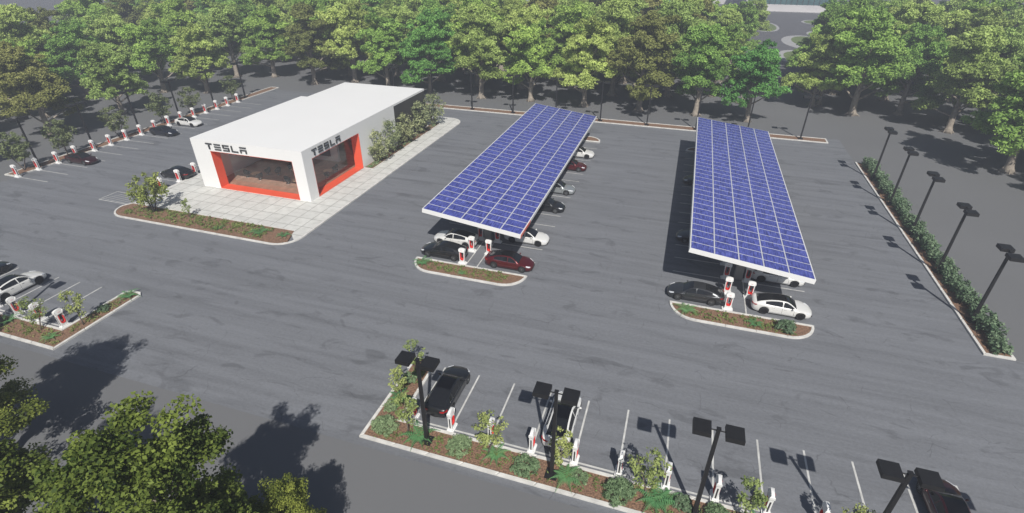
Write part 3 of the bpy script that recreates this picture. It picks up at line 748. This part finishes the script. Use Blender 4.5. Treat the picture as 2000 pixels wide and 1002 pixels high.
def car_col(col,roof):
    """first use: the prototype itself or a fresh copy with its own paint on the shared shapes"""
    key=(col,roof)
    if key in protos: return copy_tree(protos[key])
    if not protos: root=car0; fresh=False
    else: root=copy_tree(car0); fresh=True
    def walk(o):
        for ch in kids.get(o.name,[]):
            if ch.data is not None and ch.name.split('.')[0] in BODYP or ch.name.split('.')[0]=='roof_panel' or ch.name.split('.')[0]=='rim':
                nm=ch.name.split('.')[0]
                if fresh: ch.data=ch.data.copy()
                ch.data.materials.clear()
                ch.data.materials.append(PAINT[col] if nm in BODYP else (M['darkrim'] if col in('white','navy') else M['rim']) if nm=='rim' else (PAINT[col] if roof=='body' else M['croof']))
            walk(ch)
    walk(root); protos[key]=root; return root
CARS=[ # x,y(centre),heading deg (nose), colour, roof, label, group
 (-12.66,24.75,90,'black','glass','black sedan parked at the left end of the front row by the corner bed','cars in the front row'),
 (-4.28,24.65,90,'white','glass','white sedan with black glass roof parked in the front row behind a lamp post','cars in the front row'),
 (17.9,24.6,90,'maroon','glass','dark red sedan in the bottom right corner of the lot','cars in the front row'),
 (-56.45,24.6,90,'white','glass','white sedan parked at the left bed, nose towards the lot','cars at the left bed'),
 (-61.6,24.9,90,'navy','glass','dark sedan at the left edge beyond the white one','cars at the left bed'),
 (-13.9,42.85,0,'red','glass','red sedan in the open bay beside the island of the showroom-side canopy','cars under the canopies'),
 (-13.75,48.35,0,'white','glass','white sedan half under the right front edge of the showroom-side canopy','cars under the canopies'),
 (-13.9,56.75,0,'black','glass','black sedan poking out right of the showroom-side canopy','cars under the canopies'),
 (-13.8,62.3,0,'silver','glass','pale silver sedan poking out right of the showroom-side canopy','cars under the canopies'),
 (-13.9,70.75,0,'red','glass','dark red sedan poking out right of the showroom-side canopy near its far end','cars under the canopies'),
 (-13.8,76.3,0,'white','glass','white sedan farthest along the right side of the showroom-side canopy','cars under the canopies'),
 (-21.05,42.8,180,'black','body','charcoal sedan facing left beside the island of the showroom-side canopy','cars under the canopies'),
 (-20.9,45.6,180,'white','glass','white sedan with black roof facing left, behind the charcoal one','cars under the canopies'),
 (3.95,42.8,180,'grey','body','dark grey sedan facing left beside the island of the hedge-side canopy','cars under the canopies'),
 (4.2,53.95,180,'grey','body','grey sedan in the shade left of the hedge-side canopy','cars under the canopies'),
 (4.3,70.6,180,'navy','body','dark sedan deep in the shade left of the hedge-side canopy','cars under the canopies'),
 (11.15,42.95,0,'white','glass','white sedan with black roof in the open bay by the hedge-side island','cars under the canopies'),
 (11.35,48.3,0,'white','body','all-white sedan half under the front edge of the hedge-side canopy','cars under the canopies'),
 (-82.9,51.05,0,'maroon','glass','dark red sedan parked at the long left charger row','cars at the long left charger row'),
 (-82.5,65.0,0,'navy','body','dark navy sedan parked at the long left charger row','cars at the long left charger row'),
 (-82.9,70.55,0,'white','glass','white sedan parked farthest along the long left charger row','cars at the long left charger row'),
 (-65.0,51.05,180,'black','body','black sedan parked beside the showroom facing away from it','cars beside the showroom'),
]
for x,y,h,col,roof,lab,grp in CARS:
    o=car_col(col,roof); o.location=(x,y,.006); o.rotation_euler=(0,0,math.radians(h)); tag(o,lab,'car',grp)

# ------------------------------------------------------------------ trees
protoT={}
vs_=[make_tree('tall_tree',11,14.6,5.3,4.4),make_tree('tall_tree',23,13.8,5.6,4.0),make_tree('tall_tree',35,15.2,5.2,4.9),make_tree('tall_tree',47,14.2,5.7,4.2)]
for v in vs_: reg(v); break
reg(None)
for i,v in enumerate(vs_): protoT[(i,'olive')]=v
usedt=set(); 
def put_tree(i,colr,x,y,rz,sc_,label,group):
    key=(i,colr)
    if key not in protoT: protoT[key]=recolour(protoT[(i,'olive')],colr); o=protoT[key]; usedt.add(key)
    elif key not in usedt: o=protoT[key]; usedt.add(key)
    else: o=copy_tree(protoT[key])
    o.location=(x,y,0); o.rotation_euler=(0,0,rz); o.scale=(sc_,sc_,sc_); tag(o,label,'tree',group)
# camera model, used only to skip trees that would stand on the far road
FR=[(-111,119.5,'green'),(-103.4,105.2,'olive'),(-94.9,108,'green'),(-81.1,104.6,'brown'),(-73.4,109.3,'olive'),(-62.2,105,'green'),(-51.5,103.8,'bright'),(-40.2,104.7,'olive'),(-29.7,105.5,'green'),(-18.5,105,'olive'),
    (-7.7,105,'brown'),(2.8,105,'green'),(11.9,103.8,'bright'),(24.8,119.1,'olive'),(39.6,117.4,'green'),(44.5,107.7,'olive'),(45.8,88.8,'green'),(54,98,'olive'),(56,83,'brown')]
for n,(x,y,c) in enumerate(FR):
    cn={'green':'mid-green','olive':'yellow-green','bright':'bright emerald green','brown':'olive-brown'}[c]
    put_tree((n*3+1)%4,c,x,y,n*1.7,(1.0 if n in (12,13) else 1.19)+.07*math.sin(n*2.1),'tall %s tree in the first row beyond the lot, %s from the left'%(cn,ORD[n]),'trees of the first row beyond the lot')
LF=[(-107.4,87.9,'green'),(-98.1,90.4,'olive'),(-100.8,72.4,'olive'),(-99.8,58.6,'brown'),(-97,42,'bright'),(-112,66,'green'),(-110,50,'olive'),(-118,79,'green'),(-143.3,92.2,'green')]
for n,(x,y,c) in enumerate(LF):
    cn={'green':'mid-green','olive':'yellow-green','bright':'bright emerald green','brown':'brownish olive'}[c]
    w=['behind the sixth left lamp post','beside the far left saplings','behind the third left lamp post','behind the first left lamp post','at the left edge of the picture','behind the brownish tree at the left','behind the trees at the left edge','in the second row of the left wood','farthest out in the left wood'][n]
    put_tree((n*2+1)%4,c,x,y,n*2.3+.5,1.02+.06*math.cos(n*1.9),'tall %s tree %s'%(cn,w),'trees on the left side of the lot')
RT=[(54,71),(55,59),(65,78),(60,90),(70,101),(58,101)]
for n,(x,y) in enumerate(RT):
    put_tree(n%4,['olive','green','olive','green','olive','green'][n],x,y,n*1.3,1.22,'tall tree at the right edge beyond the hedge, %s from the camera'%ORD[n],'trees on the right side of the lot')
# rows further back
f,pitch,az=1026.3,.538278,.308918
def pix(X,Y,Z):
    fw=Vector((-math.sin(az)*math.cos(pitch),math.cos(az)*math.cos(pitch),-math.sin(pitch))); rt=Vector((math.cos(az),math.sin(az),0)); up=rt.cross(fw)
    v=Vector((X,Y,Z-28)); q=v.dot(fw); return 1000+f*v.dot(rt)/q, 501-f*v.dot(up)/q
rr=random.Random(5); rows=[(117.5,-92,80),(130,-112,92),(143,-125,100),(158,-150,100),(174,-205,90)]
nth=['second','third','fourth','fifth','sixth']
for ri,(Y,xa,xb) in enumerate(rows):
    x=xa+rr.uniform(0,6); n=0
    while x<xb:
        yy=Y+rr.uniform(-3,3)-(0 if x>-80 else (x+80)*-.12)
        px,py=pix(x,yy,9)
        ok=not (1415<px<1625 and yy>108)           # opening towards the road behind
        if ri==0 and (34<x<50): ok=False
        if ri>=2 and 1030<px<1075: ok=False
        if ok and n<len(ORD):
            c=rr.choices(['olive','green','brown','bright'],[5,4,1,.12])[0]
            cn={'green':'mid-green','olive':'yellow-green','bright':'bright emerald green','brown':'olive-brown'}[c]
            put_tree(rr.randrange(4),c,x,yy,rr.uniform(0,6.28),rr.uniform(1.2,1.38),'tall %s tree in the %s row beyond the lot, %s from the left'%(cn,nth[ri],ORD[n]),'trees of the %s row beyond the lot'%nth[ri]); n+=1
        x+=rr.uniform(9.6,12.4)
for k,(tx,yy,c,sc_,l) in enumerate([(1405,121,'green',1.05,'left of the gap to the far road, nearer one'),(1418,137,'olive',1.1,'left of the gap to the far road, farther one'),(1652,131,'olive',1.1,'right of the gap to the far road, nearer one'),(1640,148,'green',1.15,'right of the gap to the far road, farther one'),(1440,158,'green',1.15,'left of the gap to the far road, farthest one'),(1625,121,'olive',.85,'just right of the gap, low in front of the others'),(1470,190,'olive',1.0,'standing far back at the left side of the road gap')]):
    x=min(range(-400,800),key=lambda q:abs(pix(q/10,yy,9)[0]-tx))/10
    put_tree((k+1)%4,c,x,yy,k*1.4,sc_,'tall %s tree %s'%({'green':'mid-green','olive':'yellow-green'}[c],l),'trees beside the gap to the far road')
lrows=[[(-118,104),(-121,91),(-124,77),(-121,64),(-122,51)],[(-133,113),(-132,99),(-136,85),(-134,70),(-135,57)],[(-150,118),(-147,104),(-152,76),(-148,62)],[(-166,120),(-163,86),(-162,70)],[(-130,128),(-146,134),(-163,134),(-180,128)],[(-182,96),(-180,78)]]
for a,rw in enumerate(lrows):
    for b,(x,y) in enumerate(rw):
        c=['green','olive','olive','green','brown'][(a*2+b)%5]; cn={'green':'mid-green','olive':'yellow-green','brown':'olive-brown'}[c]
        put_tree((a+b)%4,c,x+rr.uniform(-1,1),y+rr.uniform(-1,1),rr.uniform(0,6.28),rr.uniform(1.12,1.32),'tall %s tree in the left wood, %s line out, %s from its far end'%(cn,ORD[a+1],ORD[b]),'trees in the left wood')
# near trees under the camera
nt=make_tree('broadleaf_tree',61,14.2,4.1,4.8,.36,'fore',.135,230,185,'bark',.72,1.2,.75)
nt.location=(-17.2,7.9,0); tag(nt,'large leafy tree filling the bottom left corner below the camera','tree','trees near the camera')
reg(None)
for x,y,a,l in ((-26.6,5.4,1.0,'leafy tree at the bottom left edge, left of the large one'),(-36.7,10.6,2.2,'leafy tree at the left edge shading the corner of the left bed'),(-48.5,9.0,.3,'leafy tree off the left edge whose shadow falls below the left bed')):
    o=copy_tree(nt); o.location=(x,y,0); o.rotation_euler=(0,0,a); o.scale=(1,1,1); tag(o,l,'tree','trees near the camera')
o=copy_tree(nt); o.location=(-14.9,10.9,0); o.rotation_euler=(0,0,4); o.scale=(.52,.52,.5); tag(o,'smaller leafy tree at the bottom edge, right of the large corner tree','tree','trees near the camera')

# ------------------------------------------------------------------ small trees and shrubs
def make_sapling(seed,H=3.7,CR=1.0,clumps=26,per=30,size=.115,cb=1.5,col='sapling',stems=1,name='sapling_tree',cl=.26,bark='barkd'):
    rnd=random.Random(seed); root=empty(name); mb=MB(); C=[];RA=[]
    for s in range(stems):
        a0=rnd.uniform(0,6.28); d=Vector((math.cos(a0)*.35*(stems>1)+rnd.uniform(-.12,.12),math.sin(a0)*.35*(stems>1)+rnd.uniform(-.12,.12),1))
        q=limb(mb,rnd,(0,0,-.05),d,H*.75,.02*H*.6+.02,.015,6,.1,6)
        for k in range(7):
            p=q[2+k%4]; a=k*2.1+s
            e=limb(mb,rnd,p,(math.cos(a),math.sin(a),.8),CR*rnd.uniform(.7,1.05),.018,.006,3,.2,4)
            C+=[e[-1],e[-2]]; RA+=[cl]*2
    cz=(H+cb)/2; hz=(H-cb)/2
    while len(C)<clumps:
        a=rnd.uniform(0,6.28);u=rnd.uniform(-1,1);hr=math.sqrt(1-u*u)*CR*rnd.uniform(.45,1.05)*(1+.2*math.sin(3*a+seed))
        C.append((hr*math.cos(a),hr*math.sin(a),cz+u*hz)); RA.append(cl*rnd.uniform(.7,1.3))
    mb.build('trunk',M[bark],root,True)
    leaves('crown',[tuple(c) for c in C],RA,per,size,LM[col],root,seed,flat=.9,aspect=1.5)
    return root
sap=make_sapling(3,3.5,.78,36,22,.11,1.5); sap2=make_sapling(9,3.6,.86,40,22,.11,1.5)
side=make_sapling(14,4.9,1.7,105,17,.19,.8,'smalltree2',3,'shrub_tree',.45); left=make_sapling(21,5.4,1.75,80,22,.21,1.7,'smalltree',2,'small_tree',.42)
reg(None)
used={}
def put(proto,x,y,rz,s,label,cat,group,z=.1):
    o=proto if proto.name not in used else copy_tree(proto); used[proto.name]=1
    o.location=(x,y,z); o.rotation_euler=(0,0,rz); o.scale=(s,s,s); tag(o,label,cat,group); return o
sx=[(-13.8,20.7,1.0),(-8.2,20.75,.98),(-3.55,21.1,.95),(1.65,20.8,1.05),(6.9,20.8,1.0),(12.1,20.8,.95),(17.4,20.8,1.0)]
for k,(x,y,s) in enumerate(sx): put((sap,sap2)[k%2],x,y,k*1.3,s,'thin sapling in the front planting bed, %s from the left'%ORD[k],'sapling','saplings in the front bed')
for k,(x,y,s,t) in enumerate([(-16.1,26.2,.8,'at the tip of the side arm'),(-15.7,23.4,.85,'midway along the side arm')]): put((sap2,sap)[k],x,y,k+.7,s,'bushy yellow-green sapling '+t+' of the front bed','sapling','saplings in the side arm of the front bed')
for k,(x,y,s,t) in enumerate([(-45.4,22.6,1.0,'leaning over the corner post'),(-48.1,21.0,.9,'in front of the second post'),(-52.9,20.6,.9,'beside the lamp post')]): put((sap,sap2)[k%2],x,y,k*2+.4,s,'sapling in the left bed '+t,'sapling','saplings in the left bed')
for k,(x,y) in enumerate([(-41.4,64.6),(-41.5,68.6),(-41.4,73.4),(-41.5,78.4),(-41.3,83.6)]): put(side,x,y,k*1.1,[.92,1.0,.95,1.08,1.1][k],'multi-stemmed shrub tree against the showroom side wall, %s from the front'%ORD[k],'shrub','shrub trees along the showroom')
for k,(x,y) in enumerate([(-87.6,46.1),(-87.5,52.3),(-87.5,61),(-87.6,69.6),(-87.5,75.9),(-87.6,86.6)]): put(left,x,y,k*1.7,[1.0,1.0,.95,.98,.92,.9][k],'small grey-green tree on the long left kerb strip, %s from the near end'%ORD[k],'small tree','small trees on the long left strip')
bt=make_sapling(33,4.7,2.2,75,26,.19,1.1,'spread',4,'spreading_tree',.42,'darkbark'); reg(None)
put(bt,-58.3,41.3,.4,1,'wide spreading small tree at the left end of the plaza bed','small tree',None)
put(sap,-52.9,41.3,2.2,.72,'little sapling beside the spreading tree in the plaza bed','sapling',None)
# bushes
def make_bush(seed,r=1.0,h=1.1,col='sage',size=.11,clumps=34,per=60,name='round_bush'):
    rnd=random.Random(seed); C=[];RA=[]
    for k in range(clumps):
        a=rnd.uniform(0,6.28); q=math.sqrt(rnd.random())*r*.85; C.append((q*math.cos(a),q*math.sin(a),.15+(h-.2)*(1-(q/r)**2)*rnd.uniform(.6,1))); RA.append(rnd.uniform(.11,.26))
    root=empty(name); mb=MB()
    for c in C[::2]: mb.tube([(0,0,-.05),(c[0]*.5,c[1]*.5,c[2]*.6),c],[.02,.012,.005],4)
    mb.build('stems',M['barkd'],root); leaves('foliage',C,RA,per,size,LM[col],root,seed,aspect=2.2)
    return root
def make_fern(seed,n=9,ln=1.1):
    rnd=random.Random(seed); mb=MB(); tints=[]
    for k in range(n):
        a=k*2*math.pi/n+rnd.uniform(-.25,.25); L_=ln*rnd.uniform(.75,1.15); d=Vector((math.cos(a),math.sin(a),0)); sd=Vector((-d.y,d.x,0))
        pts=[d*(L_*t)+Vector((0,0,L_*(1.1*t-1.0*t*t))) for t in [i/12 for i in range(13)]]
        for i in range(1,13):
            w=.26*L_*math.sin(math.pi*min(1,(i/12)**.7))*(1.05-i/14)+.02
            for s in (1,-1):
                p=pts[i]; q=p+sd*s*w+d*.06-Vector((0,0,.05)); b=d*.035
                mb.add([p-b,p+b,q+b*.4,q-b*.4],[(0,1,2,3)])
        mb.tube(pts,.008,4)
    return mb.build('fern',LM['fern'])
b1=make_bush(4,1.15,.8,'sage',.085,80,26); b2=make_bush(8,1.0,.7,'sage',.08,64,26); b3=make_bush(12,.9,1.0,'hedge',.11,34,30); fn=make_fern(2); fn2=make_fern(6,8,.9); reg(None)
bs=[(b1,-15.5,20.6,1.0),(b2,-16.0,25.2,.8),(b1,-10.1,20.55,1.0),(b2,-5.6,20.35,1.15),(b2,-2.3,20.75,.75),(b1,.1,20.4,1.1),(b3,3.7,20.8,.8),(b1,5.6,20.6,.9),(b2,9.2,20.5,1.05),(b1,14.2,20.6,1.0),(b2,-15.9,22.3,.75),(b1,19.3,20.6,1.0)]
for k,(p,x,y,s) in enumerate(sorted(bs,key=lambda b:b[1])): put(p,x,y,k*1.9,s*.86,'grey-green round bush in the front planting bed, %s from the left'%ORD[k],'bush','bushes in the front bed')
fs_=[(fn,-15.75,23.2,.95),(fn,-13.0,20.6,1.1),(fn2,-7.7,20.8,1.0),(fn,-3.1,20.55,1.0),(fn,2.2,20.6,1.15),(fn2,2.9,20.9,1.0),(fn,7.6,20.7,1.0),(fn2,11.3,20.5,1.0)]
for k,(p,x,y,s) in enumerate(fs_): 
    o=put(p,x,y,k*1.9,s,'bright green fern in the front planting bed, %s from the left'%ORD[k],'fern','ferns in the front bed')
for k,(x,y,s,t) in enumerate([(-45.5,26.9,1.0,'at the tip of the left bed arm'),(-46.3,20.5,.8,'at the corner of the left bed'),(-52.0,21.0,.9,'at the foot of the left lamp post'),
    (-47.8,40.2,.8,'near the middle of the plaza bed'),(-42.6,40.7,1.15,'right of the middle of the plaza bed'),(-39.6,41.0,.9,'at the right tip of the plaza bed'),
    (-22.4,40.5,1.0,'at the left end of the showroom-side island'),(-17.9,39.9,.55,'in the middle of the showroom-side island'),
    (3.3,40.4,1.0,'at the left end of the hedge-side island'),(8.9,40.1,.85,'in the middle of the hedge-side island'),(-42.0+.6,62.3,.6,'at the front end of the bed along the showroom')]):
    put((fn,fn2)[k%2],x,y,k*1.3,s,'small green fern '+t,'fern','ferns in the outlying beds')
put(b3,11.3,40.1,.5,1.0,'loose dark green bush in front of the white car at the hedge-side island','bush',None)
put(b3,-45.6,24.6,1.5,.6,'sparse dark bush along the arm of the left bed','bush',None)
# low ground cover in beds
def cover(name,areas,n,seed,col,size=.09,h=.16,holes=None,label=None):
    g=random.Random(seed); C=[];RA=[]
    tot=sum((a[1]-a[0])*(a[3]-a[2]) for a in areas)
    for a in areas:
        for _ in range(int(n*(a[1]-a[0])*(a[3]-a[2])/tot)):
            C.append((g.uniform(a[0],a[1]),g.uniform(a[2],a[3]),.14+g.uniform(0,h))); RA.append(g.uniform(.10,.32))
    o=leaves(name,C,RA,11,size,LM[col],None,seed,flat=.6); tag(o,label,'ground cover',None,'stuff')
cover('ground_cover',[(-22.0,-13.2,39.6,41.1),(3.4,12.2,39.6,41.1)],260,3,'low',label='low yellow-green ground cover on the two canopy islands')
cover('ground_cover',[(-61.5,-41.5,39.6,42.0)],420,4,'low',.1,.28,label='sparse low weeds in the plaza bed')
cover('ground_cover',[(-16.3,24,19.9,21.2),(-16.3,-15.2,21.5,26.8)],420,6,'low',.08,.1,label='tiny sprigs scattered over the front bed mulch')
cover('ground_cover',[(-68,-45.1,19.9,21.3),(-46.1,-45,21.5,27)],300,8,'low',.08,.12,label='low dull green ground cover in the left bed')
cover('ground_cover',[(-41.7,-40.9,62.2,84.4)],130,9,'sage',.12,.4,label='low undergrowth in the bed along the showroom')
# hedge
g=random.Random(12); C=[];RA=[]
for k in range(900):
    y=42.0+43.9*k/900; C.append((27.3+g.uniform(-.6,.6),y+g.uniform(-.3,.3),g.uniform(.25,1.2)+.12*math.sin(y*1.3))); RA.append(g.uniform(.2,.4))
he=leaves('hedge',C,RA,27,.14,LM['hedge'],None,5,flat=1,aspect=1.9); tag(he,'long loose green hedge along the right side of the lot','hedge')

# ------------------------------------------------------------------ beyond the trees
M['bwall']=mat('far_wall_white',(.66,.64,.64),.7,0,.06,.2); M['tealglass']=mat('teal_curtain_glass',(.06,.14,.15),.12,0,.25,.3,spec=.6)
M['grey_r']=mat('far_roof_grey',(.32,.31,.33),.8,0,.08,.3); M['grass']=mat('verge_grass',(.13,.18,.06),.9,0,.3,1.5)
M['road']=mat('far_road_asphalt',(.11,.11,.12),.85,0,.1,.4); M['paleconc']=mat('pale_concrete',(.38,.38,.38),.8,0,.08,.8)
def building(x0,x1,y0,y1,h,label,bays=12,floors=3,wallm='bwall',glassm='tealglass',base=2.0):
    root=empty('office_building',((x0+x1)/2,(y0+y1)/2,0)); tag(root,label,'building'); W=(x1-x0)/2; Dp=(y1-y0)/2
    m=MB(); m.box(-W,W,-Dp,Dp,0,h); m.build('wall',M[wallm],root)
    m=MB(); m.box(-W-.4,W+.4,-Dp-.4,Dp+.4,h,h+.7); m.box(-W*.4,W*.1,-Dp*.3,Dp*.3,h+.7,h+2.6); m.build('roof',M['grey_r'],root)
    fh=(h-base)/floors
    for fl in range(floors):
        z=base+fl*fh+.05*fh
        m=MB(); m.box(-W+1,W-1,-Dp-.05,-Dp+.0-.004,z,z+fh*.8)
        for b in range(bays+1):
            x=-W+1+(2*W-2)*b/bays; m.box(x-.12,x+.12,-Dp-.18,-Dp-.052,z,z+fh*.8,1)
        m.build('window_band',[M[glassm],M['trim']],root)
    m=MB(); m.box(W+.004,W+.05,-Dp+1,Dp-1,base+.3,h-1); m.build('window_band',M[glassm],root)
building(22,62,301,330,22,'glass fronted office block with white base seen in the gap between the trees',16,2,base=2.6)
building(-62,-8,216,240,13,'long pale building behind the middle of the tree belt',22,2,'bwall',base=1.5)
building(-190,-120,235,262,12,'long white building behind the left part of the tree belt',24,2,'bwall',base=1.5)
building(-118,-72,292,322,16,'white building far behind the tree belt left of centre',16,3)
building(-30,24,330,360,22,'wide office block far behind the trees right of centre',18,4)
m=MB()
m.add([(-420,268,.004),(300,300,.004),(300,318,.004),(-420,286,.004)],[(0,1,2,3)]); m.add([(10,180,.006),(34,180,.006),(62,300,.006),(28,300,.006)],[(0,1,2,3)])
tag(m.build('far_road',M['road']),kind='structure')
def disc(mb,cx,cy,rx,ry,z,n=28,a=0): mb.add([(cx+rx*math.cos(t)*math.cos(a)-ry*math.sin(t)*math.sin(a),cy+rx*math.cos(t)*math.sin(a)+ry*math.sin(t)*math.cos(a),z) for t in [2*math.pi*k/n for k in range(n)]],[tuple(range(n))])
m=MB(); disc(m,36.5,205,8,16,.010); disc(m,46,226,7,10,.010); disc(m,30,176,6,12,.012); disc(m,25.5,243,6,16,.012); disc(m,50,262,8,9,.012); m.box(26,66,299,302.9,.01,.15); tag(m.build('pavement',M['paleconc']),kind='structure')
m=MB(); disc(m,36.8,207,5,12,.016); disc(m,46,226,5,8,.016); disc(m,30,176,4,9.5,.018); disc(m,25.5,243,5,14.6,.018); disc(m,50,262,7,8,.018); o=m.build('verge_grass',M['grass']); tag(o,'mown grass islands by the far road','grass',None,'stuff')

# ------------------------------------------------------------------ haze, light, camera
hz=MB(); hz.box(-1105,1105,-305,1505,-1.5,29.5); ho=hz.build('haze',M['white'])
ho.data.materials.clear(); hm=bpy.data.materials.new('haze_air'); hm.use_nodes=True; t=hm.node_tree; t.nodes.clear()
o_=t.nodes.new('ShaderNodeOutputMaterial'); pv=t.nodes.new('ShaderNodeVolumePrincipled'); pv.inputs['Color'].default_value=(.80,.84,.95,1); pv.inputs['Density'].default_value=.0019; pv.inputs['Anisotropy'].default_value=.2
t.links.new(pv.outputs[0],o_.inputs['Volume']); ho.data.materials.append(hm); tag(ho,'thin bluish haze over the whole site','haze',None,'stuff')

w=bpy.data.worlds.new('World'); sc.world=w; w.use_nodes=True; N=w.node_tree.nodes; L=w.node_tree.links
sky=N.new('ShaderNodeTexSky'); sky.sky_type='NISHITA'; sky.sun_disc=False
SD=Vector((.365,-.835,1.0)).normalized()
sky.sun_elevation=math.asin(SD.z); sky.sun_rotation=math.atan2(SD.x,SD.y)
L.new(sky.outputs[0],N['Background'].inputs['Color']); N['Background'].inputs['Strength'].default_value=.052
s=bpy.data.lights.new('sun','SUN'); s.energy=5.0; s.angle=math.radians(.6); s.color=(1,.96,.90)
so=bpy.data.objects.new('sun',s); COL.objects.link(so); so.rotation_euler=SD.to_track_quat('Z','Y').to_euler(); so.location=(60,-60,120)

pitch=.538278187; az=.308917677; roll=1.62930221e-03
fwd=Vector((-math.sin(az)*math.cos(pitch),math.cos(az)*math.cos(pitch),-math.sin(pitch)))
r_=Vector((math.cos(az),math.sin(az),0)); u_=r_.cross(fwd)
rt=r_*math.cos(roll)+u_*math.sin(roll); up=u_*math.cos(roll)-r_*math.sin(roll)
cam=bpy.data.cameras.new('camera'); co=bpy.data.objects.new('camera',cam); COL.objects.link(co)
co.matrix_world=Matrix(((rt.x,up.x,-fwd.x,0),(rt.y,up.y,-fwd.y,0),(rt.z,up.z,-fwd.z,28),(0,0,0,1)))
cam.sensor_width=36; cam.lens=1026.31678/2000*36; cam.clip_start=.1; cam.clip_end=4000
sc.camera=co
sc.view_settings.view_transform='Standard'; sc.view_settings.look='None'; sc.view_settings.exposure=.06; sc.view_settings.gamma=1
sc.cycles.max_bounces=6; sc.cycles.transparent_max_bounces=12; sc.cycles.volume_bounces=0; sc.cycles.use_denoising=True
sc.cycles.diffuse_bounces=4; sc.cycles.glossy_bounces=2; sc.cycles.transmission_bounces=3
